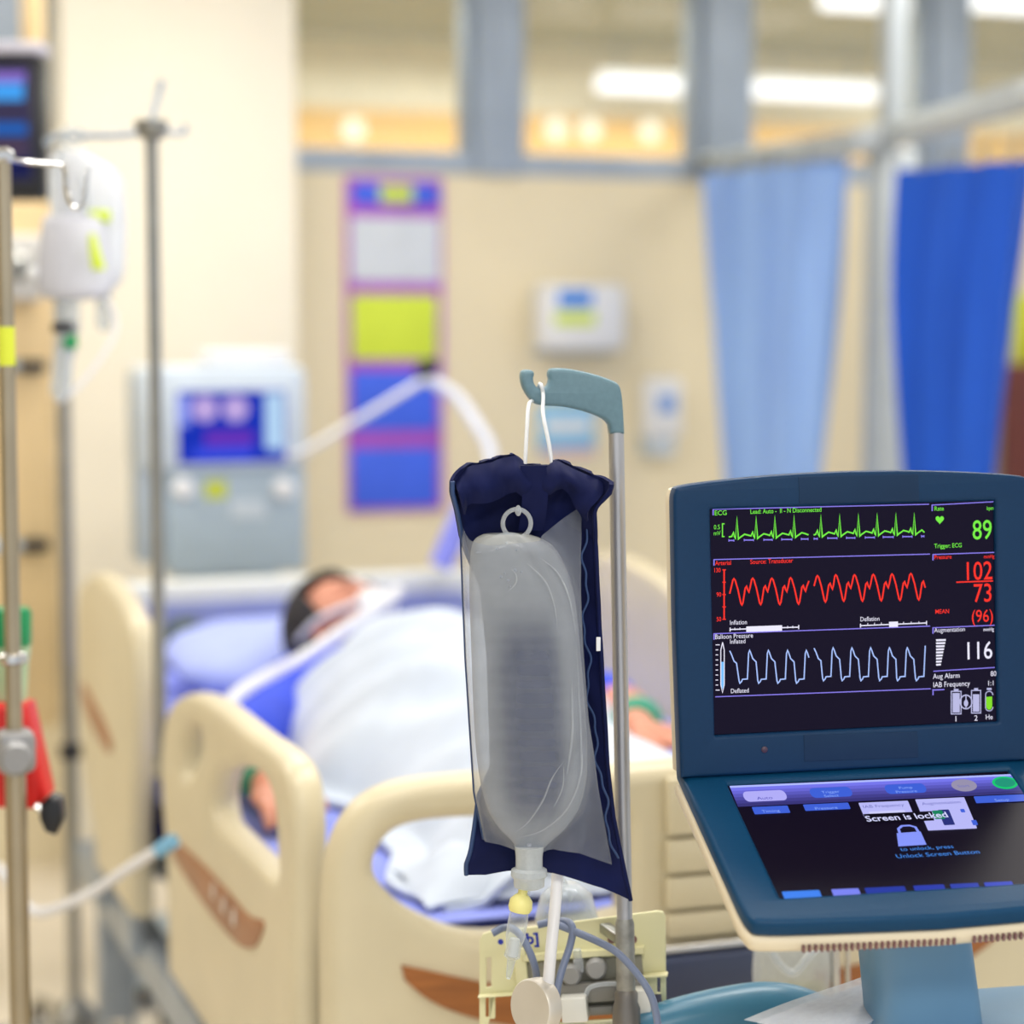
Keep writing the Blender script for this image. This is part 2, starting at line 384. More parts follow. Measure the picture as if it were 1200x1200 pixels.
curtain('privacy_curtain', c_rows([(826, 204, 990, 184, 6.65, 6.05), (845, 380, 972, 380, 6.65, 6.05), (854, 560, 958, 560, 6.65, 6.05)]), M['curtA'], 4, .03, 'light blue curtain hanging left of the tall pale post')
curtain('privacy_curtain', c_rows([(1062, 200, 1206, 186, 5.6, 4.75), (1064, 360, 1180, 360, 5.6, 4.85), (1068, 560, 1160, 560, 5.6, 4.9)]), M['curtB'], 3, .038, 'deep blue curtain hanging right of the tall pale post')
p = atY(1185, 430, 6.2)
t = thing('chair_high_back', (p.x + .15, 6.0, 0), 'maroon high padded cabinet side at the right edge behind the curtain', 'cabinet')
t.name = 'maroon_locker'; INV['maroon_locker'] = Matrix.Translation((p.x + .15, 6.0, 0)).inverted()
part('body', MB().box(p.x - .01, p.x + .5, 5.75, 6.25, .06, atY(1185, 428, 6).z, .02).done(), M['brick'], t)
part('door', MB().box(p.x + .01, p.x + .48, 5.73, 5.748, .1, atY(1185, 428, 6).z - .04, .004).done(), M['brick'], t)
part('plinth', MB().box(p.x + .01, p.x + .48, 5.78, 6.22, 0, .059).done(), M['dark'], t)
p0, p1 = atY(1188, 345, WY), atY(1235, 425, WY)
single('wall_notice', MB().box(p0.x, p1.x, WY - .012, WY - .001, p1.z, p0.z, .002).done(), M['yellow'], 'yellow notice on the back wall at the right edge', 'notice')

# poster, dispensers, sign
def wbox(x0, y0, x1, y1, d0, d1, bev=.002, Y=WY):
    a, b = atY(x0, y0, Y), atY(x1, y1, Y)
    return MB().box(a.x, b.x, Y - d1, Y - d0, b.z, a.z, bev).done()
a = atY(460, 595, WY)
t = thing('notice_board', a, 'tall narrow purple notice board with coloured sheets on the cream wall', 'notice board')
part('board', wbox(404, 207, 518, 597, .001, .014), M['purple'], t)
part('header_panel', wbox(411, 214, 512, 242, .0142, .018), M['pblue'], t, 'blue header strip')
part('title_label', wbox(443, 217, 482, 238, .0182, .021), M['ygreen'], t, 'lime title label on the header')
part('notice_sheet', wbox(409, 254, 514, 331, .0142, .017), M['paper'], t, 'pale grey sheet')
part('notice_sheet', wbox(410, 345, 511, 421, .0142, .017), M['ygreen'], t, 'lime yellow sheet')
part('notice_sheet', wbox(410, 434, 511, 504, .0142, .017), M['pblue'], t, 'blue sheet')
part('notice_sheet', wbox(410, 525, 511, 592, .0142, .017), M['pblue'], t, 'blue sheet')
a = atY(669, 412, WY)
t = thing('paper_towel_dispenser', a, 'white wall dispenser with a blue and a lime label, above the blue sign', 'dispenser')
part('cover', wbox(620, 333, 718, 410, .012, .12, .025), M['white'], t)
part('back_plate', wbox(624, 337, 714, 414, .001, .0118, .003), M['vent2'], t)
p0 = atY(654, 340, WY - .12); p1 = atY(694, 360, WY - .12)
part('label', MB().box(p0.x, p1.x, WY - .123, WY - .12, p1.z, p0.z).done(), mat('sky_blue_label', (60, 140, 235), .6), t, 'blue label')
p0 = atY(650, 366, WY - .12); p1 = atY(697, 381, WY - .12)
part('label', MB().box(p0.x, p1.x, WY - .123, WY - .12, p1.z, p0.z).done(), M['ygreen'], t, 'lime label')
a = atY(768, 535, WY)
t = thing('soap_dispenser', a, 'small white soap dispenser on the wall left of the light blue curtain', 'dispenser')
part('body', wbox(746, 442, 788, 512, .012, .09, .02), M['white'], t)
part('back_plate', wbox(750, 446, 785, 532, .001, .0118, .002), M['vent2'], t)
part('nozzle', wbox(752, 513, 782, 532, .02, .07, .01), M['vent'], t)
part('label', wbox(758, 462, 778, 482, .0902, .093, .001), mat('pale_blue_label', (120, 165, 235), .6), t)
a = atY(662, 533, WY)
t = thing('wall_sign', a, 'light blue sign on the wall below the white dispenser, behind the hook', 'sign')
part('panel', wbox(630, 475, 696, 534, .001, .01), mat('sky_blue_sign', (130, 198, 240), .5), t)
part('stripe', wbox(636, 492, 690, 506, .0102, .012, 0), M['white'], t)
part('stripe', wbox(632, 526, 695, 533, .0102, .012, 0), mat('pink_print', (236, 190, 196), .5), t)

# ------------------------------------------------------------------ bed
BX0, BX1, FY, HY = .65, 1.65, 2.42, 4.55
BC = (BX0 + BX1) / 2
bed = thing('hospital_bed', (BC, 3.5, 0), 'cream hospital bed with moulded end boards, split side rails and brown inlays', 'bed')
def bow(me, amt=.05):
    bm = bmesh.new(); bm.from_mesh(me)
    for k in range(1, 24):
        x = BX0 + (BX1 - BX0) * k / 24
        bmesh.ops.bisect_plane(bm, geom=bm.verts[:] + bm.edges[:] + bm.faces[:], plane_co=(x, 0, 0), plane_no=(1, 0, 0))
    for v in bm.verts:
        q = (v.co.x - BC) / .5; v.co.y -= amt * (1 - q * q)
    bm.to_mesh(me); bm.free(); return smoothed(me, 35)
XZ = Matrix(((1, 0, 0, 0), (0, 0, 1, 0), (0, 1, 0, 0), (0, 0, 0, 1)))          # curve plane -> x-z, thickness along y
def fy(pts, Y=FY - .03):
    r = []
    for x, y in pts:
        q = atY(x, y, Y); k = (q.x - BC) / .5
        q = atY(x, y, Y - .05 * (1 - k * k)); r.append(V((q.x, q.z)))
    return r
left = fy([(384, 1120), (385, 1050), (392, 1005), (408, 967), (435, 938), (480, 920), (560, 911), (650, 908)])
half = left + [V((BC, left[-1].y + .006))]
half = cr([V((left[0].x, .72))] + half, False, 5)
outer = [V((left[0].x, .62))] + half + [V((2 * BC - p.x, p.y)) for p in half[::-1][1:]] + [V((2 * BC - left[0].x, .62))]
hole = cr(fy([(442, 1022), (452, 990), (480, 970), (540, 962), (640, 960), (722, 962), (734, 975), (734, 1060), (722, 1074), (640, 1092), (560, 1098), (500, 1078), (462, 1052)]), True, 5)
hole2 = [V((2 * BC - p.x, p.y)) for p in hole[::-1]]
T = XZ.copy(); T.translation = V((0, FY, 0))
foot = part('footboard', bow(slab([outer, hole, hole2], .06, T, .022, 4)), M['cream'], bed)
cx0, cx1 = BC - .105, BC + .105
zs = [fy([(800, y)])[0].y for y in (906, 978, 1022, 1064, 1098, 1180)]
for z0, z1 in zip(zs, zs[1:]):
    part('panel', bow(MB().box(cx0 + .004, cx1 - .004, FY - .046, FY - .031, z1 + .0025, z0 - .0025, .003).done()), M['cream'], foot)
arc_u = fy([(470, 1131), (500, 1137), (540, 1146), (600, 1157), (700, 1165)]); arc_l = fy([(474, 1148), (500, 1170), (540, 1188), (600, 1202), (700, 1212)])
arc_u.append(V((BC, arc_u[-1].y - .002))); arc_l.append(V((BC, arc_l[-1].y - .002)))
arc = cr(arc_u, False, 4); arc2 = cr(arc_l, False, 4)
arc = arc + [V((2 * BC - p.x, p.y)) for p in arc[::-1][1:]]; arc2 = arc2 + [V((2 * BC - p.x, p.y)) for p in arc2[::-1][1:]]
Ti = XZ.copy(); Ti.translation = V((0, FY - .032, 0))
part('inlay', bow(slab([arc + arc2[::-1]], .008, Ti, .002, 1)), M['wood'], foot, 'brown crescent inlay')
# head board
T = XZ.copy(); T.translation = V((0, HY, 0))
hz = atY(300, 676, HY).z
hb = part('headboard', slab([rrect(BX0 + .05, .72, BX1 - .05, hz, .07)], .05, T, .02, 3), M['creamw'], bed)
part('inset_panel', slab([rrect(BX0 + .1, .76, BX1 - .1, hz - .045, .04)], .012, Matrix.Translation((0, -.029, 0)) @ T, .003, 1), M['inset'], hb, 'lavender inset panel')
p = atY(216, 748, HY - .04)
part('latch', MB().lathe([(.045, 0), (.045, .012), (.03, .02), (0, .02)], p, (0, -1, 0)).done(), mat('olive_latch', (84, 100, 88), .5), hb, 'dark olive round latch')
# side rails
YZ = Matrix(((0, 0, 1, 0), (1, 0, 0, 0), (0, 1, 0, 0), (0, 0, 0, 1)))          # curve x -> y, curve y -> z, thickness along x
RXL = BX0 - .01
def rx(pts):
    return [V((atX(x, y, RXL - .02).y, atX(x, y, RXL - .02).z)) for x, y in pts]
nearO = cr(rx([(196, 1000), (190, 930), (190, 870), (199, 826), (222, 812), (250, 824), (290, 856), (322, 880), (338, 905), (345, 960), (346, 1060), (346, 1150)]), False, 4)
nearO = [V((nearO[0].x, .56))] + nearO + [V((nearO[-1].x, .66)), V((nearO[-1].x + .12, .56))]
nearH = cr(rx([(249, 930), (258, 907), (282, 900), (306, 910), (321, 940), (325, 985), (325, 1030), (300, 1008), (265, 973), (251, 955)]), True, 5)
nearS = cr(rx([(212, 905), (213, 872), (221, 853), (233, 853), (238, 868), (232, 890), (220, 912)]), True, 4)
nearI = cr(rx([(206, 984), (240, 1012), (275, 1050), (295, 1073), (312, 1079), (309, 1097), (299, 1111), (280, 1103), (250, 1068), (222, 1028), (205, 998)]), True, 3)
icons = [rx([(x, y)])[0] for x, y in ((256, 1046), (268, 1063), (280, 1077))]
farO = cr(rx([(112, 985), (98, 900), (92, 800), (91, 710), (97, 680), (113, 672), (128, 686), (146, 716), (155, 752), (157, 860), (152, 985)]), False, 4)
farO = [V((farO[0].x, .56))] + farO + [V((farO[-1].x, .56))]
farI = cr(rx([(98, 800), (112, 822), (126, 850), (133, 872), (130, 882), (118, 862), (104, 832)]), True, 3)
farS = cr(rx([(112, 770), (112, 730), (122, 722), (138, 744), (146, 772), (140, 782)]), True, 3)
def rail(X, out, holes, inlay, ic, name='side_rail'):
    T = YZ.copy(); T.translation = V((X, 0, 0)); s = -1 if X < BC else 1
    r = part(name, slab([out] + holes, .046, T, .018, 4), M['cream'], bed)
    T2 = YZ.copy(); T2.translation = V((X + s * .0235, 0, 0))
    part('inlay', slab([inlay], .006, T2, .001, 1), M['woodr'], r, 'brown control strip')
    for k, q in enumerate(ic):
        part('icon', MB().lathe([(.0085, 0), (.0085, .002)], V((X + s * .027, q.x, q.y)), (s, 0, 0), 12).box(X + s * .027 - .001, X + s * .027 + .001, q.x - .0045, q.x + .0045, q.y, q.y + .015).done(), M['icon'], r)
    lo = min(p.y for p in out); ym = sum(p.x for p in out) / len(out)
    for dy in (-.2, .15): part('rail_arm', MB().box(X - .012, X + .012, ym + dy, ym + dy + .05, .47, .60, .004).done(), M['frame'], bed)
rail(RXL, nearO, [nearH, nearS], nearI, icons); rail(RXL, farO, [], farI, [])
rail(BX1 + .01, nearO, [nearH, nearS], nearI, icons); rail(BX1 + .01, farO, [], farI, [])
part('frame', MB().box(BX0 + .04, BX1 - .04, FY + .05, HY - .05, .60, .66, .01).box(BX0, BX0 + .05, FY + .06, HY - .05, .42, .50, .008)
     .box(BX1 - .05, BX1, FY + .06, HY - .05, .42, .50, .008).box(BX0 + .05, BX1 - .05, FY + .1, FY + .16, .44, .6).box(BX0 + .05, BX1 - .05, HY - .2, HY - .14, .44, .6)
     .box(BX0 + .2, BX0 + .26, FY - .03, FY + .2, .5, .66).box(BX1 - .26, BX1 - .2, FY - .03, FY + .2, .5, .66)
     .box(BX0 + .2, BX0 + .26, HY - .2, HY + .02, .5, .76).box(BX1 - .26, BX1 - .2, HY - .2, HY + .02, .5, .76).done(), M['frame'], bed)
part('actuator', MB().box(BX0 + .06, BX0 + .2, 3.55, 3.95, .3, .44, .02).tube([(BX0 + .13, 3.0, .4), (BX0 + .13, 3.56, .38)], .025).done(), M['dark'], bed)
for x in (BX0 + .05, BX1 - .05):
    for y in (FY + .25, HY - .25):
        c = part('caster', MB().lathe([(.02, -.02), (.06, -.018), (.065, 0), (.06, .018), (.02, .02)], (x, y, .065), (1, 0, 0)).done(), M['dark'], bed)
        part('fork', MB().box(x - .035, x - .024, y - .03, y + .03, .06, .17, .003).box(x + .024, x + .035, y - .03, y + .03, .06, .17, .003).box(x - .035, x + .035, y - .03, y + .03, .17, .42, .004).done(), M['frame'], c)
part('control_box', MB().box(1.02, 1.16, FY - .125, FY - .085, fy([(840, 1172)])[0].y, fy([(840, 1106)])[0].y, .006).done(), mat('navy_box', (52, 62, 92), .35), bed, 'dark control box on the foot board')
z_ = fy([(840, 1100)])[0].y
part('towel_bar', MB().tube([(.99, FY - .105, z_), (1.5, FY - .105, z_)], .006, 10).box(1.0, 1.02, FY - .11, FY - .07, z_ - .005, z_ + .005).box(1.47, 1.49, FY - .11, FY - .05, z_ - .005, z_ + .005).done(), M['chrome'], bed)
# mattress and sheet
MT = .845
def softbox(x0, x1, y0, y1, z0, z1, bev, amp=.006, n=26):
    b = bmesh.new(); bmesh.ops.create_cube(b, size=1)
    for v in b.verts: v.co = V(((x0 + x1) / 2 + v.co.x * (x1 - x0), (y0 + y1) / 2 + v.co.y * (y1 - y0), (z0 + z1) / 2 + v.co.z * (z1 - z0)))
    bmesh.ops.bevel(b, geom=list(b.edges), offset=bev, segments=4, profile=.5, affect='EDGES')
    for k in range(1, n):
        for ax, lo, hi in ((0, x0, x1), (1, y0, y1)):
            co = [0, 0, 0]; no = [0, 0, 0]; co[ax] = lo + (hi - lo) * k / n; no[ax] = 1
            bmesh.ops.bisect_plane(b, geom=b.verts[:] + b.edges[:] + b.faces[:], plane_co=co, plane_no=no)
    for v in b.verts: v.co += V((0, 0, amp * noise.noise(v.co * 7))) if v.co.z > (z0 + z1) / 2 else V((0, 0, 0))
    return MB().add(b).done(60)
single('mattress', softbox(BX0 + .03, BX1 - .03, FY + .045, HY - .05, .662, MT, .03, 0, 4), M['mattress'], 'navy covered mattress on the bed under the blue sheet', 'mattress')
def sheet_fn(u, v):
    # profile across: hangs over both sides
    y = FY + .04 + v * (HY - FY - .085); W = BX1 - BX0 - .052; drop = .09 if y > 3.3 else .03
    L = W + 2 * drop; s = u * L
    if s < drop: x, z = BX0 + .022, MT + .006 - (drop - s)
    elif s > drop + W: x, z = BX1 - .022, MT + .006 - (s - drop - W)
    else: x, z = BX0 + .026 + (s - drop), MT + .006 + .004 * abs(noise.noise(V((s * 6, y * 9, 0))))
    return V((x + (.004 * noise.noise(V((y * 12, z * 10, 3))) if abs(x - BC) > W / 2 else 0), y, z))
single('bed_sheet', thicken(MB().grid(sheet_fn, 60, 60).done(70), .003, 70), M['sheet'], 'blue lavender sheet spread over the mattress', 'sheet')
# pillow
def pillow_mesh(c, sx, sy, sz, Mx):
    b = bmesh.new(); bmesh.ops.create_uvsphere(b, u_segments=48, v_segments=24, radius=1)
    for v in b.verts:
        x, y, z = v.co; k = lambda q: math.copysign(abs(q) ** .55, q)
        e = max(abs(k(x)), abs(k(y)))
        v.co = V((k(x) * sx, k(y) * sy, z * sz * (1 - .25 * e ** 4) + .006 * noise.noise(V((x * 4, y * 4, z)))))
    return MB().add(b, Matrix.Translation(c) @ Mx).done(80)
single('pillow', pillow_mesh(V((1.08, 4.19, MT + .072)), .28, .2, .062, Matrix.Rotation(radians(6), 4, 'X')), M['pillow'], "lavender blue pillow under the patient's head", 'pillow')

# ------------------------------------------------------------------ patient
hc = at(402, 738, 4.08)
crown = V((-.25, .86, .42)).normalized(); face = V((.40, -.40, .82)); face = (face - crown * face.dot(crown)).normalized()
hx = face.cross(crown).normalized()
HM = mframe(hc, hx, -face, crown)              # local: -y face, +z crown
def remesh(me, vox):
    o = bpy.data.objects.new('t', me); COL.objects.link(o)
    m = o.modifiers.new('r', 'REMESH'); m.mode = 'VOXEL'; m.voxel_size = vox
    s = o.modifiers.new('s', 'SMOOTH'); s.iterations = 4; s.factor = .5
    dg = bpy.context.evaluated_depsgraph_get(); dg.update()
    r = bpy.data.meshes.new_from_object(o.evaluated_get(dg), depsgraph=dg); bpy.data.objects.remove(o); bpy.data.meshes.remove(me)
    return smoothed(r, 180)
def limb(mb, pts):
    for (p, r) in pts: mb.ball(p, r, seg=14)
    for (p, r), (q, s) in zip(pts, pts[1:]): mb.tube([p, q], [r, s], 14)
pm = MB(HM)
pm.ball((0, .005, .02), (.074, .092, .095)).ball((0, -.03, -.045), (.055, .062, .065)).ball((0, -.062, -.085), (.028, .026, .024))
pm.ball((0, -.088, -.028), (.014, .022, .018)).tube([(0, -.08, .012), (0, -.104, -.026)], [.009, .013]).ball((0, -.088, -.06), (.026, .012, .006)).ball((0, -.086, -.068), (.022, .012, .006))
pm.ball((0, -.07, .03), (.05, .024, .012))
for s in (-1, 1):
    pm.ball((s * .03, -.078, .008), (.014, .011, .008)).ball((s * .076, .012, -.012), (.009, .02, .032)).ball((s * .04, -.06, -.03), (.022, .022, .022))
pm.T = I4
neck0 = HM @ V((0, .03, -.07)); ch = V((1.12, 3.78, .935))
limb(pm, [(neck0, .052), (ch + V((-.01, .09, .03)), .052), (ch, .072)])
pm.ball((1.11, 3.64, .925), (.18, .19, .085)).ball((1.11, 3.42, .93), (.165, .2, .085)).ball((1.11, 3.22, .925), (.17, .15, .08))
def hand(mb, wrist, fdir, up, side):
    """palm, four curled fingers and a side thumb; side +1/-1 puts the thumb on that side"""
    fdir = fdir.normalized(); sd = fdir.cross(up).normalized() * side
    c = wrist + fdir * .05
    mb.ball(c, (1, 1, 1), mframe(V((0, 0, 0)), fdir * .052, sd * .04, up * .016))
    for k, (o, L) in enumerate(((.028, .066), (.01, .074), (-.009, .070), (-.027, .056))):
        b0 = wrist + fdir * .085 + sd * o
        b1 = b0 + fdir * L * .45 + up * .006 + sd * o * .1; b2 = b1 + fdir * L * .32 - up * .008; b3 = b2 + fdir * L * .2 - up * .012
        limb(mb, [(b0 - fdir * .02, .0095), (b0, .0095), (b1, .009), (b2, .0082), (b3, .007)])
    t0 = wrist + fdir * .03 + sd * .03; t1 = t0 + fdir * .025 + sd * .022; t2 = t1 + fdir * .028 + sd * .008; t3 = t2 + fdir * .02 - up * .004
    limb(mb, [(t0, .013), (t1, .011), (t2, .0098), (t3, .008)])
armR = [(V((.94, 3.74, .925)), .06), (V((.80, 3.46, .905)), .046), (V((.765, 3.42, .9)), .043), (V((.745, 3.21, .902)), .038), (V((.738, 3.09, .897)), .028)]
wl = at(745, 853, 3.2)
armL = [(V((1.28, 3.74, .925)), .06), (V((1.41, 3.42, .925)), .046), (V((1.42, 3.34, .928)), .043), (V((1.35, 3.12, .955)), .036), (wl, .028)]
limb(pm, armR); limb(pm, armL)
hand(pm, armR[-1][0], V((-.05, -1, -.10)), UP, -1)
hand(pm, armL[-1][0], V((.45, -.85, -.10)), UP, 1)
for s in (-1, 1):
    limb(pm, [(V((1.11 + s * .09, 3.2, 0.915)), .078), (V((1.11 + s * .09, 2.98, 0.910)), .07), (V((1.11 + s * .09, 2.82, 0.915)), .058), (V((1.11 + s * .09, 2.68, 0.900)), .052), (V((1.11 + s * .09, 2.58, 0.885)), .04), (V((1.11 + s * .11, 2.555, .93)), .028)])
person = single('person', remesh(pm.done(), .0055), M['skin'], 'patient lying on the bed under a white blanket, head on the lavender pillow', 'person')
# hair: shell over crown, back and sides
hb_ = bmesh.new(); bmesh.ops.create_uvsphere(hb_, u_segments=48, v_segments=32, radius=1)
for v in hb_.verts:
    d = v.co.copy(); k = 1 + .03 * noise.noise(d * 9)
    v.co = V((d.x * .083 * k, .010 + d.y * .101 * k, .026 + d.z * .101 * k))
dead = [v for v in hb_.verts if (v.co.y < -.035 - .0 and v.co.z < .085) or v.co.z < -.055 or (v.co.y < .0 and v.co.z < -.005)]
bmesh.ops.delete(hb_, geom=dead, context='VERTS')
part('hair', thicken(MB(HM).add(hb_).done(80), -.012, 80), M['hair'], person, 'short dark hair')
for s in (-1, 1):
    part('eyebrow', MB(HM).tube(cr([(s * .014, -.0965, .026), (s * .03, -.0965, .031), (s * .047, -.088, .027)], False, 5), [.0012] + [.0032] * 9 + [.0015], 8).done(60), M['hair'], person, 'dark eyebrow')
    part('eyelashes', MB(HM).tube(cr([(s * .018, -.0895, .005), (s * .030, -.0915, .002), (s * .043, -.0855, .005)], False, 5), .0014, 6).done(60), M['hair'], person, 'closed eyelid line')
# breathing mask on the mouth
mk = MB(HM).ball((0, -.086, -.052), (.040, .030, .042)).lathe([(.012, 0), (.013, .012), (.011, .014), (.011, .02)], (0, -.108, -.06), (-.2, -.8, -.6))
part('face_mask', mk.done(60), M['maskw'], person, 'white mask over nose and mouth')
part('strap', MB(HM).tube(cr([(-.045, -.085, -.05), (-.085, -.02, -.02), (-.088, .04, .0)], False, 5), .006, 8).tube(cr([(.045, -.085, -.05), (.085, -.02, -.02), (.088, .04, .0)], False, 5), .006, 8).done(), M['maskw'], person)
# gown: sleeves and collar
gm = MB()
gm.ball((1.11, 3.68, .93), (.21, .16, .095)); limb(gm, [(V((.95, 3.74, .925)), .072), (V((.81, 3.47, .91)), .06), (V((.79, 3.43, .908)), .058)])
limb(gm, [(V((1.27, 3.74, .925)), .072), (V((1.40, 3.45, .928)), .06), (V((1.415, 3.40, .928)), .058)])
part('gown', remesh(gm.done(), .012), M['gown'], person, 'royal blue gown')
for a_ in (armR, armL):
    (p, r), (q, s) = a_[-2], a_[-1]
    part('wristband', MB().tube([p.lerp(q, .35), p.lerp(q, .9)], [.042, .034], 16).done(), M['green'], person, 'green wrist cuff')
# blanket
bh = [(2.50, .05), (2.56, .13), (2.66, .135), (2.85, .14), (3.05, .165), (3.25, .21), (3.40, .225), (3.54, .215), (3.66, .175), (3.78, .11), (3.90, .07)]
def hgt(y):
    for (a, h), (b, g) in zip(bh, bh[1:]):
        if a <= y <= b: t_ = (y - a) / (b - a); t_ = t_ * t_ * (3 - 2 * t_); return h + (g - h) * t_
    return bh[-1][1] if y > 3 else bh[0][1]
def blanket_fn(u, v):
    y = 2.50 + v * (.94 + .34 * min(1, max(0, u * 1.5)) ** .8); wv = .02 * sin(y * 9) + .012 * sin(y * 21)
    xl = .82 + wv + (.07 if y > 3.55 else 0) * (y - 3.55) / .3; xr = 1.35 - wv - .05 * max(0, min(1, (3.2 - y) / .3))
    x = xl + (xr - xl) * u; q = (x - 1.11) / ((xr - xl) / 2)
    prof = max(0, 1 - abs(q) ** 2.0) ** .8
    z = MT + .022 + hgt(y) * prof
    wr = .016 * noise.noise(V((x * 4 + y * 3, y * 9 - x * 5, 1))) + .009 * sin((y * 1.0 + x * .75) * 42 + 3 * noise.noise(V((x * 3, y * 3, 7)))) * (.4 + prof)
    return V((x + .01 * noise.noise(V((y * 8, z * 4, 2))), y, max(z + wr, MT + .014)))
single('blanket', thicken(MB().grid(blanket_fn, 80, 130).done(80), .008, 80), M['blanket'], 'crumpled white blanket covering the patient on the bed', 'blanket')
def fold_fn(u, v):
    x = .80 + u * .52; y = FY + .075 + .2 * v
    z = MT + .02 + .07 * max(0, sin(pi * min(1, v * 1.05))) ** .7 * (.7 + .3 * noise.noise(V((x * 7, y * 6, 4)))) * min(1, u * 6 + .1)
    return V((x + .02 * noise.noise(V((x * 9, y * 9, 0))), y + .012 * sin(x * 24), z + .008 * noise.noise(V((x * 22, y * 22, 5)))))
single('folded_towel', thicken(MB().grid(fold_fn, 60, 24).done(80), .006, 80), M['blanket'], 'rumpled white cloth bunched at the foot end of the blue sheet', 'towel')

# breathing hose from mouth along the pillow
def hose(pts, r, n=10, step=.011):
    P = cr(pts, False, 14); out = [P[0]]; acc = 0; res = []
    rs = []
    for i, p in enumerate(P): rs.append(r * (1 + (.12 if i % 2 else -.08)))
    return MB().tube(P, rs, n).done(80)
m0 = HM @ V((-.004, -.128, -.074))
single('breathing_hose', hose([m0, m0 + V((-.03, -.07, .0)), at(362, 768, 3.84), at(310, 796, 3.68), at(276, 818, 3.58), at(258, 846, 3.48), at(262, 872, 3.42), at(268, 890, 3.36)], .014), M['maskw'], 'pale corrugated hose running from the face mask down past the pillow', 'hose')

# ------------------------------------------------------------------ ventilator behind the bed head
VY = 4.95
def vb(x0, y0, x1, y1, d0, d1, bev=.006): return wbox(x0, y0, x1, y1, d0, d1, bev, VY)
q = atY(275, 670, VY)
vent = thing('ventilator', (q.x, VY + .1, 0), 'pale blue grey ventilator with a lit screen standing behind the bed head', 'ventilator')
hd = part('head_unit', vb(164, 430, 357, 548, -.2, .03, .02), M['vent'], vent)
part('screen_bezel', vb(196, 448, 338, 546, .0302, .038, .004), M['vent'], hd)
part('screen', vb(204, 458, 330, 540, .0382, .041, .001), glow('ventilator_screen', (18, 50, 190), .9), hd, 'lit blue screen')
for x0, y0, x1, y1, c, l in ((306, 460, 327, 525, (190, 225, 255), 'pale column'), (204, 462, 218, 498, (150, 165, 255), 'pale column'), (236, 505, 292, 520, (110, 50, 190), 'violet band'), (222, 524, 292, 536, (60, 80, 235), 'blue band')):
    part('screen_field', vb(x0, y0, x1, y1, .0412, .042, 0), glow('vent_field', c, .9), hd, l)
for x in (240, 276):
    p = atY(x, 479, VY - .0412)
    part('screen_dial', MB().lathe([(.03, 0), (.03, .001)], p, (0, -1, 0)).done(), glow('vent_dial', (205, 180, 240), .85), hd, 'pale round dial on the screen')
lo = part('lower_unit', vb(194, 549, 357, 668, -.2, .02, .012), M['vent2'], vent)
for x in (214, 331):
    p = atY(x, 572, VY - .02)
    part('knob', MB().lathe([(.026, 0), (.026, .02), (.02, .03), (0, .03)], p, (0, -1, 0)).done(), M['white'], lo)
part('label', vb(238, 563, 263, 583, .0202, .023, .001), M['yellow'], lo, 'yellow label')
part('label', vb(268, 586, 310, 606, .0202, .023, .001), M['vent'], lo)
part('tray', vb(245, 411, 341, 429, -.15, .0, .01), M['white'], vent, 'white tray on top')
part('side_module', vb(162, 440, 196, 660, -.14, -.005, .008), mat('module_grey', (176, 190, 206), .5), vent)  # one even grey, darker than the head unit
part('pedestal', MB().box(q.x - .11, q.x + .11, VY, VY + .2, .08, atY(275, 669, VY).z - .001, .01).box(q.x - .28, q.x + .28, VY - .12, VY + .36, .05, .10, .02).done(), M['vent2'], vent)
for sx in (-.24, .24):
    for sy in (-.08, .3):
        part('caster', MB().lathe([(.01, -.012), (.025, -.012), (.025, .012), (.01, .012)], (q.x + sx, VY + sy + .02, .025), (1, 0, 0)).done(), M['dark'], vent)
e0, e1, e2 = at(362, 527, 5.0), at(500, 443, 5.0), at(575, 530, 4.9)
part('support_arm', MB().tube([at(340, 535, 5.05), e0, e1], .009, 12).done(), M['white'], vent)
part('arm_joint', MB().ball(at(499, 433, 5.0), (.024, .024, .024)).tube([at(490, 440, 5.0), at(512, 424, 5.0)], .014).done(), M['black'], vent, 'black arm joint')
ht = cr([e1, at(535, 465, 4.98), at(560, 500, 4.93), e2, at(572, 580, 4.85), at(545, 625, 4.75), at(520, 665, 4.7)], False, 14)
single('breathing_hose', MB().tube(ht, [0.014 * (1.1 if i % 2 else .94) for i in range(len(ht))], 10).done(80), mat('pale_blue_hose', (222, 228, 246), .4), 'pale corrugated hose hanging from the black joint of the ventilator arm', 'hose')
dt = [at(548, 592, 4.66), at(532, 625, 4.66), at(516, 664, 4.66)]
single('blue_tube', MB().tube(cr(dt, False, 5), .026, 14).done(60), mat('periwinkle_tube', (150, 156, 246), .5), 'thick lavender blue tube leaning behind the bed head beside the pressure bag', 'tube')

# ------------------------------------------------------------------ IV poles and pendant at the left
b0 = at(187, 790, 3.450); b1 = at(180, 160, 3.450)
iv = thing('drip_pole', (b0.x, b0.y, .86), 'grey steel drip pole between the two left side rails, before the ventilator', 'drip pole')
part('pole', MB().tube([V((b0.x, b0.y, .86)), V((b0.x, b0.y, b1.z))], .0105, 14).done(), M['steel'], iv)
part('bracket', MB().box(b0.x - .012, b0.x + .012, 3.36, b0.y + .014, .862, .892, .003).done(), M['steel'], iv)
part('upper_rod', MB().tube([V((b0.x, b0.y, b1.z + .02)), at(186, 110, 3.450), at(190, 94, 3.450)], .006, 8).done(), M['frame'], iv)
part('collar', MB().lathe([(.012, -.012), (.02, -.008), (.026, .006), (.026, .018), (.01, .021)], (b0.x, b0.y, b1.z)).done(), M['steel'], iv)
hl = at(88, 165, 3.378); hr_ = at(212, 156, 3.477)
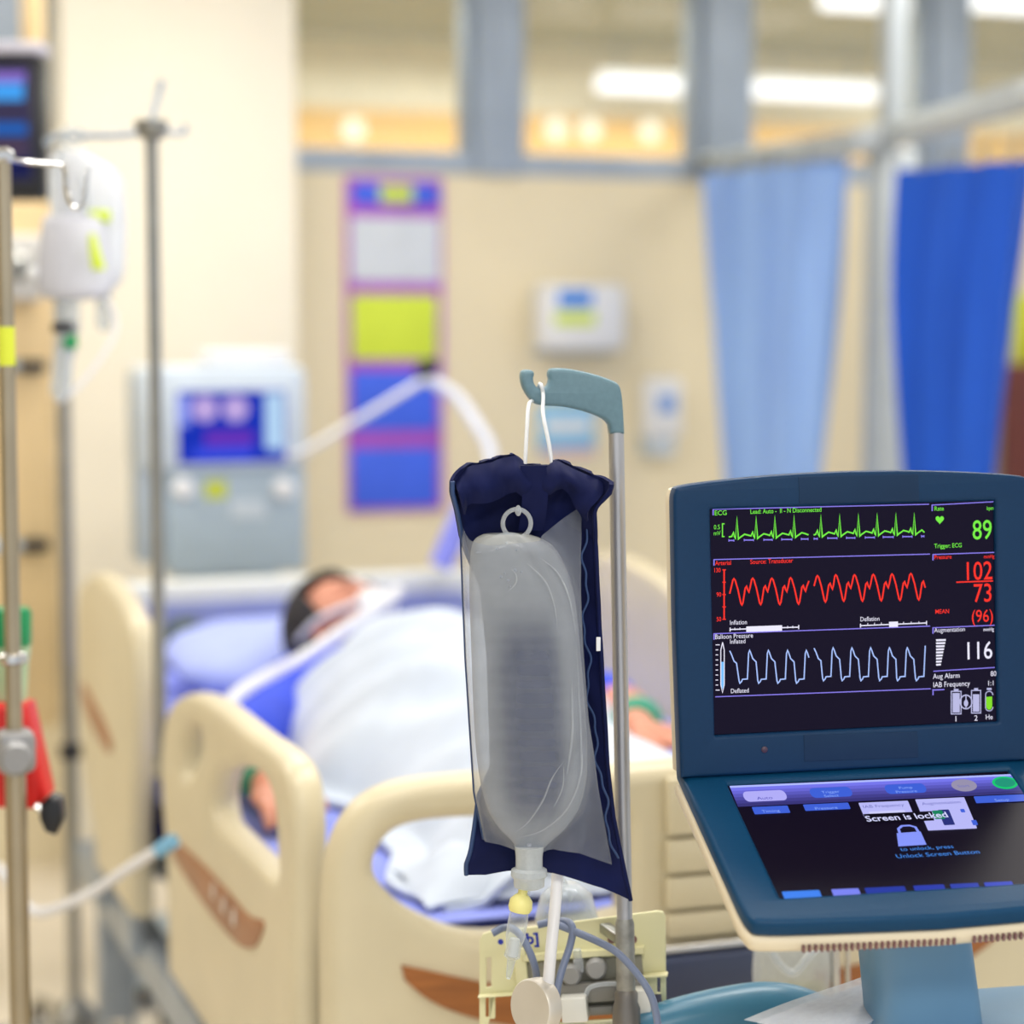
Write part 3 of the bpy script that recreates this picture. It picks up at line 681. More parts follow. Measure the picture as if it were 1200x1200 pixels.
part('hook_arm', MB().tube(cr([b1 + V((0, 0, .01)), at(140, 158, 3.414), at(70, 160, 3.378), at(56, 166, 3.374), at(58, 172, 3.374)], False, 5), .006, 8).done(), M['frame'], iv)
part('hook_arm', MB().tube(cr([b1 + V((0, 0, .01)), hr_, at(218, 152, 3.482), at(216, 146, 3.482)], False, 4), .005, 8).done(), M['frame'], iv)
# two fluid bags on that hook
def drape_bag(rows, d, th, T_yaw=0):
    """pillow shaped bag from px rows (y, xl, xr) at depth d"""
    b = bmesh.new(); n = 16; G = []
    for i, (y, xl, xr) in enumerate(rows):
        k = sin(pi * min(1, max(.06, i / (len(rows) - 1)))) ** .5 * th; ring = []
        for j in range(n * 2):
            a_ = 2 * pi * j / (2 * n); u = .5 + .5 * cos(a_); ring.append(b.verts.new(at(xl + (xr - xl) * u, y, d - k * sin(a_))))
        G.append(ring)
    for r0, r1 in zip(G, G[1:]):
        for j in range(2 * n): b.faces.new((r0[j], r0[(j + 1) % (2 * n)], r1[(j + 1) % (2 * n)], r1[j]))
    b.faces.new(G[0]); b.faces.new(G[-1][::-1]); bmesh.ops.recalc_face_normals(b, faces=b.faces)
    return MB().add(b).done(60)
def rows_cr(rows, n=4): return [tuple(p) for p in cr([V(r) for r in rows], False, n)]
t = thing('burette_bag', at(85, 350, 3.333), 'white frosted measuring bag with a lime label, in front of the clear bag', 'drip bag')
part('body', drape_bag(rows_cr([(252, 56, 108), (258, 50, 118), (290, 45, 126), (322, 42, 131), (340, 43, 131), (349, 52, 120), (352, 66, 96)]), 3.333, .035), M['burette'], t)
part('outlet', MB().lathe([(.02, 0), (.02, .05), (.012, .06), (.012, .09)], at(78, 352, 3.333), (0, 0, -1)).done(), M['clear'], t)
part('clamp', MB().lathe([(.012, 0), (.02, .004), (.02, .016), (.012, .02)], at(76, 376, 3.333), (0, 0, -1)).done(), M['dark'], t, 'dark clamp ring')
part('label', MB().mesh(drape_bag([(274, 104, 112), (295, 105, 117), (316, 108, 124)], 3.288, .006)).done(), M['ygreen'], t, 'lime side label')
part('hanger', MB().tube(cr([at(72, 172, 3.374), at(62, 215, 3.351), at(66, 253, 3.333)], False, 5), .004, 6).tube(cr([at(72, 172, 3.374), at(98, 215, 3.351), at(100, 253, 3.333)], False, 5), .004, 6).done(), M['clear'], t)
part('valve', MB().ball(at(40, 320, 3.333), .012).tube([at(40, 320, 3.333), at(52, 318, 3.333)], .005).done(), M['white'], t)
t = thing('fluid_bag', at(120, 340, 3.387), 'clear soft drip bag hanging behind the frosted measuring bag', 'drip bag')
part('film', drape_bag(rows_cr([(176, 70, 96), (184, 58, 108), (205, 56, 140), (240, 58, 148), (290, 66, 148), (325, 90, 144), (340, 108, 132), (346, 114, 128)]), 3.387, .04), M['ivbag'], t)
part('label', MB().mesh(drape_bag([(246, 104, 128), (252, 104, 130), (260, 106, 129)], 3.338, .006)).done(), M['ygreen'], t, 'lime label')
part('port', MB().lathe([(.012, 0), (.012, .05), (.006, .06)], at(121, 344, 3.387), (0, 0, -1)).done(), M['clear'], t)
part('eyelet', MB().tube([at(86, 160, 3.385) + V((.014 * cos(k), 0, .016 * sin(k))) for k in [i * pi / 6 for i in range(12)]], .004, 6, closed=True).done(), M['clear'], t)
ln = cr([at(78, 392, 3.333), at(74, 420, 3.333), at(72, 450, 3.333), at(68, 470, 3.333)], False, 5)
single('drip_chamber', MB().tube(ln, [.016] * (len(ln) - 3) + [.012, .008, .006], 12).done(60), M['clear'], 'clear drip chamber hanging under the frosted measuring bag', 'drip chamber')
single('drip_line', MB().tube(cr([at(68, 471, 3.333), at(90, 455, 3.342), at(118, 420, 3.356), at(136, 385, 3.369), at(128, 355, 3.378), at(121, 352, 3.382)], False, 8), .004, 6).done(60), M['cord'], 'thin curved clear drip line below the two hanging bags', 'tube')
single('line_clip', MB().tube([at(80, 396, 3.324), at(86, 408, 3.324)], [.014, .010], 10).done(), M['grn'], 'small green clip on the line under the frosted bag', 'clip')
# rear pole
r0 = at(74, 420, 4.5)
t = thing('drip_stand', (r0.x, r0.y, 0), 'slim grey stand directly below the hanging drip bags', 'drip stand')
part('pole', MB().tube([V((r0.x, r0.y, .1)), V((r0.x, r0.y, at(74, 180, 4.5).z))], .014, 12).done(), M['steel'], t)
part('collar', MB().lathe([(.014, 0), (.024, .004), (.024, .03), (.014, .034)], (r0.x, r0.y, at(74, 898, 4.5).z)).done(), M['dark'], t, 'dark locking collar')
part('hub', MB().lathe([(.02, 0), (.05, .01), (.05, .04), (.016, .08)], (r0.x, r0.y, .06)).done(), M['steel'], t)
for k in range(5):
    a_ = 2 * pi * k / 5 + .5; d = V((cos(a_), sin(a_), 0))
    l_ = part('leg', MB().tube([V((r0.x, r0.y, .085)) + d * .04, V((r0.x, r0.y, .06)) + d * .26], .012, 8).done(), M['steel'], t)
    c = V((r0.x, r0.y, .025)) + d * .26
    part('caster', MB().lathe([(.01, -.01), (.025, -.009), (.025, .009), (.01, .01)], c, d.cross(UP)).tube([c, c + V((0, 0, .035))], .006, 6).done(), M['dark'], l_)
# near pole at the left edge
n0, n1 = at(6, 190, 2.5), at(21, 1190, 2.5)
npx, npy = (n0.x + n1.x) / 2, (n0.y + n1.y) / 2
t = thing('near_drip_stand', (npx, npy, 0), 'near steel drip stand cut by the left edge, with a grey clamp', 'drip stand')
ps = part('pole', MB().tube([V((npx, npy, .06)), V((npx, npy, n0.z))], .0095, 16).done(), M['warmsteel'], t)
part('sleeve', MB().tube([V((npx, npy, .1)), V((npx, npy, at(20, 900, 2.5).z))], .0125, 16).done(), M['warmsteel'], t)
part('cap', MB().lathe([(.0095, 0), (.014, .004), (.014, .012), (.006, .018)], (npx, npy, n0.z - .004)).done(), M['chrome'], t)
N = lambda x, y, d=2.5: at(x, y, d)
hp = [V((npx, npy, n0.z)), N(40, 191), N(70, 193), N(76, 200), N(78, 225), N(84, 241), N(94, 243), N(100, 232), N(103, 198)]
part('hook', MB().tube(cr(hp, False, 5), .0032, 8).done(), M['chrome'], t)
cz = N(15, 885).z
part('clamp', MB().box(npx - .022, npx + .022, npy - .03, npy + .022, cz - .022, cz + .028, .01).lathe([(.02, 0), (.021, .01), (.015, .016), (0, .016)], (npx - .004, npy - .03, cz), (0, -1, 0)).done(), mat('clamp_grey', (146, 146, 148), .4, metal=.3), t, 'grey clamp block')
part('ring', MB().lathe([(.0125, 0), (.0165, .003), (.0165, .012), (.0125, .015)], (npx, npy, N(18, 780).z)).done(), M['chrome'], t)
part('tape', MB().lathe([(.0099, 0), (.0099, .045)], (npx, npy, N(8, 428).z)).done(), M['yellow'], t, 'yellow tape on the pole')
part('hub', MB().lathe([(.02, 0), (.04, .01), (.04, .04), (.013, .08)], (npx, npy, .05)).done(), M['steel'], t)
for k in range(5):
    a_ = 2 * pi * k / 5 + .2; d = V((cos(a_), sin(a_), 0))
    l_ = part('leg', MB().tube([V((npx, npy, .08)) + d * .03, V((npx, npy, .055)) + d * .28], .012, 8).done(), M['steel'], t)
    c = V((npx, npy, .025)) + d * .28
    part('caster', MB().lathe([(.01, -.01), (.025, -.009), (.025, .009), (.01, .01)], c, d.cross(UP)).tube([c, c + V((0, 0, .03))], .006, 6).done(), M['dark'], l_)
# red box with black knob hung behind the near pole, green capped bottle
R = lambda x, y, d=2.62: at(x, y, d)
t = thing('red_clamp_holder', R(10, 950), 'red tapered holder with a black screw knob behind the near stand', 'holder')
rm = mframe(R(0, 0), RT, FH, UP)
def px_prism(pts, d, th, bev=.004):
    o = at(*pts[0], d); T = mframe(o, RT, UP, FH)
    inv = T.inverted(); loop = []
    for x, y in pts: q_ = inv @ pl(x, y, o, FH); loop.append(V((q_.x, q_.y)))
    return slab([loop], th, T, bev, 2, th / 2)
part('body', px_prism([(-30, 825), (30, 828), (42, 880), (54, 935), (40, 950), (-30, 948)], 2.56, .06, .01), M['red'], t)
part('screw', MB().tube([R(42, 945, 2.56), R(62, 956, 2.56)], .005, 8).done(), M['chrome'], t)
part('knob', px_prism([(46, 943), (58, 933), (70, 938), (72, 962), (64, 980), (52, 976), (45, 960)], 2.54, .03, .006), M['black'], t, 'black screw knob')
part('bracket', MB().box(npx - .016, npx + .016, npy - .003 + .016, npy + .055, N(0, 905).z, N(0, 890).z, .002).done(), M['steel'], t)
t = thing('bottle_green_cap', R(10, 830), 'pale bottle with a green cap behind the near stand at the left edge', 'bottle')
bo = at(12, 825, 2.6)
part('body', MB().lathe([(.016, 0), (.02, .004), (.023, .05), (.026, .068), (.026, .072)], bo).done(), mat('pale_green_bottle', (176, 200, 160), .4), t)
part('cap', MB().lathe([(.026, 0), (.027, .003), (.0275, .04), (.025, .045), (0, .045)], bo + V((0, 0, .0725))).done(), M['grn'], t, 'green cap')
# ceiling pendant with brackets
pa, pb = at(-70, 430, 4.9), at(52, 430, 4.9)
zb = at(40, 868, 4.9).z
pend = thing('service_pendant', (pa.x, pa.y, zb), 'tan ceiling pendant column at the left edge with black rail brackets', 'pendant')
Tp = mframe(V((pa.x, pa.y, 0)), V((1, 0, 0)), V((0, 1, 0)), UP)
wp = pb.x - pa.x
zu = at(40, 236, 4.9).z
part('column', MB().box(pa.x, pa.x + wp + .03, pa.y, pa.y + .25, zb, zu, .01).done(), M['tan'], pend)
part('drop_tube', MB().box(pa.x + wp - .0, pa.x + wp + .03, pa.y + .02, pa.y + .23, zu + .001, 2.9, .006).done(), M['tan'], pend)
part('edge_strip', MB().box(pa.x + wp + .031, pa.x + wp + .042, pa.y + .01, pa.y + .24, zb + .02, zu - .01, .003).done(), mat('pale_tan', (226, 206, 168), .5), pend)
for y in (429, 643):
    z = at(40, y, 4.9).z
    part('bracket', MB().box(pa.x, pa.x + wp - .05, pa.y - .03, pa.y - .018, z - .012, z + .012, .003).box(pa.x + .02, pa.x + .05, pa.y - .018, pa.y, z - .012, z + .012).done(), M['vent2'], pend)
    part('bracket_end', MB().box(pa.x + wp - .05, pa.x + wp + .01, pa.y - .045, pa.y - .001, z - .014, z + .014, .005).done(), M['black'], pend, 'black bracket end')
z = at(40, 312, 4.8).z
part('gas_outlet', MB().box(pa.x + wp - .10, pa.x + wp + .005, pa.y - .07, pa.y - .001, z - .075, z + .075, .012).done(), mat('pale_grey_outlet', (222, 220, 214), .5), pend, 'pale outlet box')
part('outlet_valve', MB().lathe([(.03, 0), (.03, .02), (.02, .03)], (pa.x + wp - .055, pa.y - .071, z), (0, -1, 0)).done(), M['steel'], pend)
# patient monitor
mo = at(-90, 140, 4.2)
mon = thing('patient_monitor', at(0, 235, 4.2), 'black patient monitor with a pale top at the top left corner', 'monitor')
Tm = mframe(mo, RT, FH, UP)
s_ = 4.2 / F
part('housing', MB(Tm).box(0, 140 * s_, 0, .08, -94 * s_, 76 * s_, .015).done(), M['black'], mon)
part('top_cap', MB(Tm).box(-.004, 141 * s_, -.004, .085, 77 * s_, 90 * s_, .008).done(), mat('lavender_white_cap', (226, 224, 240), .4), mon, 'pale top edge')
part('screen', MB(Tm).box(.01, 127 * s_, -.003, -.0005, -70 * s_, 64 * s_).done(), glow('monitor_screen', (66, 60, 92), .8), mon, 'lit dark violet screen')
for x0, x1, y0, y1, c in ((60, 119, 22, 42, (70, 170, 255)), (80, 121, 43, 54, (150, 120, 220)), (30, 122, -18, -4, (30, 100, 190)), (20, 120, -34, -30, (110, 80, 90)), (20, 126, -68, -48, (20, 26, 80))):
    part('screen_field', MB(Tm).box(x0 * s_, x1 * s_, -.0042, -.0032, y0 * s_, y1 * s_).done(), glow('mon_field', c, .9), mon)
pw_ = at(-60, 190, 4.25)
part('mount_arm', MB().tube([Tm @ V((.05, .075, -.02)), V((pa.x + .03, pa.y + .02, (Tm @ V((0, 0, -.02))).z))], .02, 10).done(), M['steel'], mon)

# hoses on the floor side
single('floor_cable', MB().tube(cr([V((-.72, 2.75, .012)), V((-.62, 2.85, .03)), at(-80, 1050, 3.2), at(-40, 1005, 3.2), at(0, 1020, 3.2), at(40, 1068, 3.2), at(100, 1050, 3.15), at(150, 1018, 3.1), at(190, 993, 3.06)], False, 8), .008, 10).done(60), M['cord'], 'white hose looping from the left edge to the near side rail', 'hose')
single('hose_connector', MB().tube([at(186, 997, 3.045), at(204, 985, 3.03)], .011, 12).done(60), mat('pale_blue_connector', (130, 190, 230), .4), 'pale blue connector at the end of the looping white hose', 'connector')

# ------------------------------------------------------------------ balloon pump console (right foreground)
O = at(1003, 723, 1.98)
b_ = radians(-20 + 9.4)
EX = V((cos(b_), sin(b_), .016)).normalized(); EYd = V((-sin(b_), cos(b_), 0)); EYd = (EYd - EX * EYd.dot(EX)).normalized(); EZ = EX.cross(EYd).normalized()
t2 = radians(3); DZ = (EZ * cos(t2) + EYd * sin(t2)).normalized(); DN = EX.cross(DZ).normalized() * -1   # DN: away from viewer
if DN.dot(FW) < 0: DN = -DN
DT = mframe(O, EX, DZ, -DN)                       # x right, y up, z towards the viewer, on the screen plane
DI = DT.inverted()
def dp(x, y):
    q = DI @ pl(x, y, O, DN); return V((q.x, q.y))
base = O - EZ * 1.07
con = thing('balloon_pump_console', (O.x, O.y + .1, 0), 'slate blue medical pump console with an upright display above a tilted touch screen', 'medical console')
SW, SH = .1366, .1036
# display housing
ho = [V((-.170, -.142)), V((-.172, 0)), V((-.1715, .112)), V((-.170, .121)), V((-.163, .1265)), V((-.12, .131)), V((-.06, .1345)), V((0, .1355))]
ho = ho[:2] + cr(ho[2:], False, 4)
ho = ho + [V((-p.x, p.y)) for p in ho[::-1][1:]]
hole = rrect(-SW - .0005, -SH - .0005, SW + .0005, SH + .0005, .001, 2)
disp = part('display_housing', slab([ho, hole], .022, DT, .004, 3, -.009), M['bezel'], con)
part('back_cover', slab([[V((p.x * .985, p.y * .985)) for p in ho]], .03, DT, .01, 3, -.0356), M['shell'], disp)
scr_m = glow('display_dark', (17, 10, 34), 1.0)
part('screen', slab([rrect(-SW, -SH, SW, SH, .001, 2)], .003, DT, 0, 1, -.0045), scr_m, disp, 'lit display screen')
def dpoly(pts): return [dp(*p) for p in pts]
part('label_recess', slab([dpoly([(935, 559), (1075, 556), (1076, 587), (936, 590)])], .0012, DT, .0004, 1, .0022), mat('bezel_panel', (12, 46, 80), .9), disp)
part('label_recess', slab([dpoly([(941, 861), (1074, 857), (1075, 887), (942, 892)])], .0012, DT, .0004, 1, .0022), mat('bezel_panel', (12, 46, 80), .9), disp)
part('indicator', MB(DT).lathe([(.003, 0), (.003, .0012), (.002, .002), (0, .002)], (*dp(895, 878), .0018), (0, 0, 1), 12).done(), mat('led_dark', (70, 50, 70), .4), disp)
# screen content, printed flat on the screen plane
SZ = -.0027
g_ = {'green': glow('trace_green', (120, 240, 70), 1.0), 'red': glow('trace_red', (255, 52, 40), 1.0), 'blue': glow('trace_blue', (170, 195, 255), 1.0),
      'lav': glow('line_lavender', (140, 128, 240), 1.0), 'white': glow('readout_white', (238, 236, 255), 1.0), 'sky': glow('gauge_blue', (120, 190, 255), 1), 'lime': glow('gas_green', (130, 220, 40), 1), 'grey': glow('battery_grey', (186, 186, 226), 1)}
def ribbon(pts, wpx, T=None, plane=None, z=SZ):
    """flat line through px points lying on a screen plane"""
    f = plane or dp; T = T or DT
    P = [f(*p) for p in pts]; hw = wpx * 1.98 / F / 2; b = bmesh.new(); L = []
    for i, p in enumerate(P):
        d0 = (P[i] - P[i - 1]).normalized() if i else None; d1 = (P[i + 1] - P[i]).normalized() if i < len(P) - 1 else None
        d = ((d0 or d1) + (d1 or d0)); d = d.normalized() if d.length > 1e-4 else (d0 or d1)
        n = V((-d.y, d.x)); k = min(2.2, 1 / max(.3, abs(n.dot(V((-(d1 or d0).y, (d1 or d0).x))))))
        L.append((b.verts.new((*(p + n * hw * k), z)), b.verts.new((*(p - n * hw * k), z))))
    for (a, c), (e, g) in zip(L, L[1:]): b.faces.new((a, e, g, c))
    bmesh.ops.recalc_face_normals(b, faces=b.faces)
    me = bpy.data.meshes.new('r'); b.to_mesh(me); b.free(); me.transform(T)
    return me
def poly(pts, T=None, plane=None, z=SZ):
    f = plane or dp; T = T or DT; b = bmesh.new(); b.faces.new([b.verts.new((*f(*p), z)) for p in pts])
    bmesh.ops.triangulate(b, faces=b.faces)
    me = bpy.data.meshes.new('p'); b.to_mesh(me); b.free(); me.transform(T); return me
def dtext(s, x, y, hpx, align='LEFT', sx=1.0, bold=0, T=None, plane=None, z=SZ, hm=None):
    bold = bold * .5
    f = plane or dp; p = f(x, y); T = T or DT
    return text(s, T @ Matrix.Translation((p.x, p.y, z)), hm or hpx * 1.98 / F, align, sx, bold)
def group(name, ms, m, parent, label=None):
    if name.endswith('lettering') or name in ('touch_tab', 'slider_bars', 'tab_icon', 'level_bars'):
        for q_ in ms: part({'slider_bars': 'slider_mark', 'level_bars': 'level_bar'}.get(name, name), q_, m, parent, label)
        return
    return part(name, merge(ms), m, parent, label)
ln_ = []
for a, c, k in (((836, 597), (1090, 591), 1), ((1093, 592), (1167, 588), 1), ((837, 656), (1091, 649.5), 1), ((1094, 650), (1167, 647.5), 1), ((837, 743), (1091, 734), 1),
                ((1094, 736), (1167, 733), 1), ((839, 817), (1092, 807.5), 0), ((1095, 787), (1167, 782.5), 0)):
    ln_.append(ribbon([a, c], 1.15))
    if k: ln_.append(ribbon([(a[0] + .6, a[1]), (a[0] + .6, a[1] + 7)], 1.5))
ln_ += [ribbon([(1094, 809), (1108, 808.5)], 1.4), ribbon([(1094.6, 808), (1094.6, 815)], 1.4)]
group('divider_lines', ln_, g_['lav'], disp, 'lavender divider lines')
# ECG trace
def ecg(x0, base0, base1, spikes, x1):
    pts = [(x0, base0)]
    B = lambda x: base0 + (base1 - base0) * (x - x0) / (x1 - x0)
    for s in spikes:
        pts += [(s - 6, B(s) - .5), (s - 4, B(s) - 5), (s - 3, B(s) - .5), (s - 1.6, B(s) + 2), (s, B(s) - 23), (s + 1.7, B(s) + 2.5), (s + 4, B(s) + .5), (s + 9, B(s) - 3), (s + 13, B(s) - 2)]
    q = []
    for p in pts:
        if p[0] < x1 and (not q or p[0] > q[-1][0]): q.append(p)
    return q + [(x1, B(x1))]
group('heart_trace', [ribbon(ecg(855, 629.5, 627, (864.5, 887, 909, 931.5), 948.5), 1.7), ribbon(ecg(954.5, 627, 624, (963, 985, 1007, 1029, 1051, 1072.5), 1084.5), 1.7),
                      ribbon([(850, 614), (847.5, 614), (847.5, 629), (850, 629)], 1.3)], g_['green'], disp, 'green heart trace')
bars = []
for x0, x1, y in ((855, 861, 633.5), (873, 884, 633), (896, 906, 632.7), (917, 929, 632.3), (940, 948, 631.8), (955, 959, 631.5), (971, 982, 630.8), (993, 1003, 630.5), (1015, 1026, 630), (1036, 1048, 629.5), (1059, 1070, 629), (1081, 1084, 628.6)):
    bars += [ribbon([(x0, y), (x1, y)], 1.4), ribbon([(x0, y - 1.4), (x0, y + 1.4)], .9), ribbon([(x1, y - 1.4), (x1, y + 1.4)], .9)]
group('timing_bars', bars, g_['lav'], disp)
def art(x0, y0, peaks, x1):
    pts = [(x0, y0)]
    for i, (px, py) in enumerate(peaks):
        pts += [(px - 1.2, py + 1.4), (px, py), (px + 1.4, py + 1.6), (px + 4.5, py + 12), (px + 8.2, py + 29), (px + 9.4, py + 30.5), (px + 10.6, py + 28), (px + 13.2, py + 11), (px + 14.8, py + 9), (px + 16.2, py + 13), (px + 17.6, py + 15.5), (px + 19, py + 10)]
    q = [p for k, p in enumerate(pts) if p[0] < x1]
    return q
pk1 = [(861, 678.5), (883, 678), (905.5, 678), (927.5, 677.5)]; pk2 = [(959, 675), (980.5, 674), (1002.5, 674), (1024.5, 673.5), (1046.5, 673), (1068.5, 672.5)]
ax = [ribbon([(849.5, 668), (849.5, 726)], 1.8)] + [ribbon([(847.5, y), (851.5, y)], 1.3) for y in (668, 682.5, 697, 711.5, 726)]
group('pressure_trace', [ribbon(art(856, 696, pk1, 947) + [(949, 681)], 1.9), ribbon(art(955, 687, pk2, 1084) + [(1085.5, 689)], 1.9), ribbon([(1122, 682.5), (1165, 681)], 1.6)] + ax, g_['red'], disp, 'red pressure trace')
def bal(x0, dy, tops, x1):
    pts = [(x0, 763 + dy), (x0 + 2, 767 + dy), (x0 + 5, 775 + dy), (x0 + 8, 777.5 + dy)]; px = x0 + 8
    for tx in tops:
        pts += [(tx - 12, 798 + dy), (tx - 11, 801 + dy), (tx - 9, 799 + dy), (tx - 8, 796.5 + dy), (tx - 2.2, 796 + dy), (tx - .8, 766 + dy), (tx + .4, 762.5 + dy), (tx + 1.6, 765 + dy), (tx + 4, 772 + dy), (tx + 8, 776 + dy)]
    return [p for p in pts if p[0] < x1]
B1 = bal(856, 0, (879, 901, 923.5, 945.5), 948); B2 = bal(955, -3, (977, 999, 1021, 1043, 1064, 1086), 1085)
group('balloon_trace', [ribbon(B1 + [(949, 771)], 1.5), ribbon(B2 + [(1085.5, 757)], 1.5)], g_['blue'], disp, 'pale blue balloon trace')
group('heart_lettering', [dtext('ECG', 838, 604, 5.4, bold=.02), dtext('Lead: Auto -  II - N Disconnected', 880, 602.3, 5.2, sx=.84, bold=.02), dtext('0.5', 837.3, 620.5, 5.2, sx=.85), dtext('mV', 837, 627.5, 5, sx=.85),
      dtext('Rate', 1096, 598.6, 5, sx=.9, bold=.02), dtext('bpm', 1166, 597.5, 4.4, 'RIGHT', .8, .02), dtext('Trigger: ECG', 1096, 642.5, 5, sx=.88, bold=.02)], g_['green'], disp)
group('heart_readout', [dtext('89', 1164.5, 631.5, 22.5, 'RIGHT', .78, .012)], g_['green'], disp, 'green 89')
hpts = [(1102.5 + 5.2 * .95 * (16 * sin(k) ** 3) / 16, 609 - 5 * (13 * cos(k) - 5 * cos(2 * k) - 2 * cos(3 * k) - cos(4 * k)) / 15) for k in [2 * pi * i / 28 for i in range(28)]]
group('heart_icon', [poly(hpts)], g_['green'], disp, 'green heart')
group('pressure_lettering', [dtext('Arterial', 839, 662.6, 5, sx=.85, bold=.03), dtext('Source: Transducer', 880, 661.2, 5.2, sx=.86, bold=.03), dtext('130', 837, 671, 5, sx=.8, bold=.03), dtext('90', 840.5, 699.5, 5, sx=.8, bold=.03),
      dtext('50', 840.5, 728.5, 5, sx=.8, bold=.03), dtext('Pressure', 1096, 655.5, 4.8, sx=.88, bold=.03), dtext('mmHg', 1166.5, 654, 4.2, 'RIGHT', .8, .02), dtext('MEAN', 1097, 719.5, 5, sx=.9, bold=.02)], g_['red'], disp)
group('pressure_readout', [dtext('102', 1165, 679, 21.5, 'RIGHT', .80, .008), dtext('73', 1165, 705, 21.5, 'RIGHT', .80, .008), dtext('(96)', 1166, 728.5, 14.5, 'RIGHT', .82, .006)], g_['red'], disp, 'red 102 over 73 and 96 in brackets')
wl_ = [dtext('Inflation', 856, 732.5, 5.2, sx=.86), dtext('Deflation', 1009, 728.5, 5.2, sx=.86), dtext('Balloon Pressure', 838.5, 749.3, 5.4, sx=.86), dtext('Inflated', 856, 754.8, 5.2, sx=.86), dtext('Deflated', 857, 812.8, 5.2, sx=.86),
       dtext('Augmentation', 1096, 741.5, 5.4, sx=.86), dtext('mmHg', 1166, 739.5, 4.2, 'RIGHT', .8, .02), dtext('Aug Alarm', 1094.5, 796, 6.2, sx=.86), dtext('80', 1169, 792.5, 6, 'RIGHT', .86), dtext('IAB Frequency', 1094.5, 806, 6.2, sx=.86), dtext('1:1', 1167, 803.5, 6, 'RIGHT', .9),
       dtext('1', 1121.5, 846, 6.5, 'CENTER'), dtext('2', 1145, 845, 6.5, 'CENTER'), dtext('He', 1160.5, 843.5, 6, 'CENTER', .9)]
group('white_lettering', wl_, g_['white'], disp)
group('augmentation_readout', [dtext('116', 1165, 771.8, 20.5, 'RIGHT', .82, .008)], g_['white'], disp, 'white 116')
sl = [ribbon([(856.5, 738), (937, 735.2)], 1.3)] + [ribbon([(x, y - 2.4), (x, y + 2.4)], 1.2) for x, y in ((856.5, 738), (937, 735.2), (1009.5, 733.5), (1087, 730.3))] + [ribbon([(1009.5, 733.5), (1087, 730.3)], 1.3)]
sl += [ribbon([(x, 737.5 - (x - 857) * .035 - 1.4), (x, 737.5 - (x - 857) * .035 + 1.4)], .8) for x in (862, 868, 924, 930, 1018, 1026, 1034, 1060, 1069, 1078)]
sl += [poly([(875.5, 734.5), (917.5, 733), (917.5, 739.5), (875.5, 741)]), poly([(1043, 729), (1053.5, 728.6), (1053.5, 735.2), (1043, 735.6)])]
group('slider_bars', sl, g_['white'], disp)
au = [poly([(1098.2, 749.5 + i * 3.6), (1109.8 - i * .72, 749.2 + i * 3.6), (1109.4 - i * .72, 751.4 + i * 3.6), (1098.2, 751.7 + i * 3.6)]) for i in range(9)]
group('level_bars', au, g_['white'], disp)
bl = [ribbon([(847.7, 753), (845.6, 762), (845.6, 803), (847.6, 812), (849.6, 803), (849.6, 762), (847.7, 753)], 1.1)] + [ribbon([(839.5, y), (842.5 + (1.8 if k in (0, 9) else 0), y)], 1) for k, y in enumerate([756 + i * 5.9 for i in range(10)])]
group('balloon_gauge', bl, g_['white'], disp); group('gauge_fill', [poly([(846, 776), (849.2, 776), (849.2, 803), (847.7, 809), (846, 803)])], g_['sky'], disp)
ic = []
for x0, x1, y0, y1 in ((1116, 1127.5, 810.5, 837), (1139.8, 1150.5, 809.5, 836)):
    ic += [ribbon([(x0, y0), (x1, y0), (x1, y1), (x0, y1), (x0, y0 - .5)], 1.2), poly([(x0 + 1.6, y0 + (4.5 if x0 > 1130 else 2)), (x1 - 1.6, y0 + (4.5 if x0 > 1130 else 2)), (x1 - 1.6, y1 - 1.6), (x0 + 1.6, y1 - 1.6)]), poly([(x0 + 3, y0 - 2.8), (x1 - 3, y0 - 2.8), (x1 - 3, y0 - .6), (x0 + 3, y0 - .6)])]
ic += [ribbon([(1133.3 + 7 * cos(k), 823 + 8 * sin(k)) for k in [2 * pi * i / 24 for i in range(25)]], 1.5), poly([(1133.3 + 2.6 * cos(k), 824.5 + 4.2 * sin(k)) for k in [2 * pi * i / 14 for i in range(14)]]), ribbon([(1133.3, 816), (1133.3, 830)], 1.3)]
ic += [ribbon([(1160.5 + 4.3 * cos(k), (815 if sin(k) < 0 else 829) + 4.5 * sin(k)) for k in [2 * pi * i / 24 for i in range(25)]], 1.1), poly([(1157.8, 806.5), (1163.2, 806.5), (1163.2, 809), (1157.8, 809)])]
group('battery_icons', ic, g_['grey'], disp)
group('gas_level', [poly([(1157, 817), (1164, 816.7), (1164, 829), (1162, 832), (1159, 832), (1157, 829)])], g_['lime'], disp, 'green helium level')

# tilted touch panel
TB = O - DZ * .145
E_ = (-EYd * cos(radians(20)) - EZ * sin(radians(20))).normalized()
TN = EX.cross(-E_).normalized(); TN = TN if TN.z > 0 else -TN       # up out of the panel
PT = mframe(TB, EX, -E_, TN); PI_ = PT.inverted()
def tp(x, y):
    q = PI_ @ pl(x, y, TB, TN); return V((q.x, q.y))
po = [V((-.168, .022)), V((-.1665, -.10)), V((-.1655, -.19)), V((-.163, -.212)), V((-.152, -.2215)), V((-.10, -.2255)), V((0, -.2295))]
po = po[:2] + cr(po[2:], False, 4); po = po + [V((-p.x, p.y)) for p in po[::-1][1:]]
tx0, tx1, ty0, ty1 = -.128, .143, -.188, -.0085
pan = part('touch_panel', slab([po, rrect(tx0, ty0, tx1, ty1, .001, 2)], .016, PT, .005, 3, -.0062), M['bezel2'], con)
part('lower_shell', slab([[V((p.x * 1.008, p.y * 1.008 - .0006)) for p in po]], .015, PT, .006, 3, -.0217), M['shell'], pan)
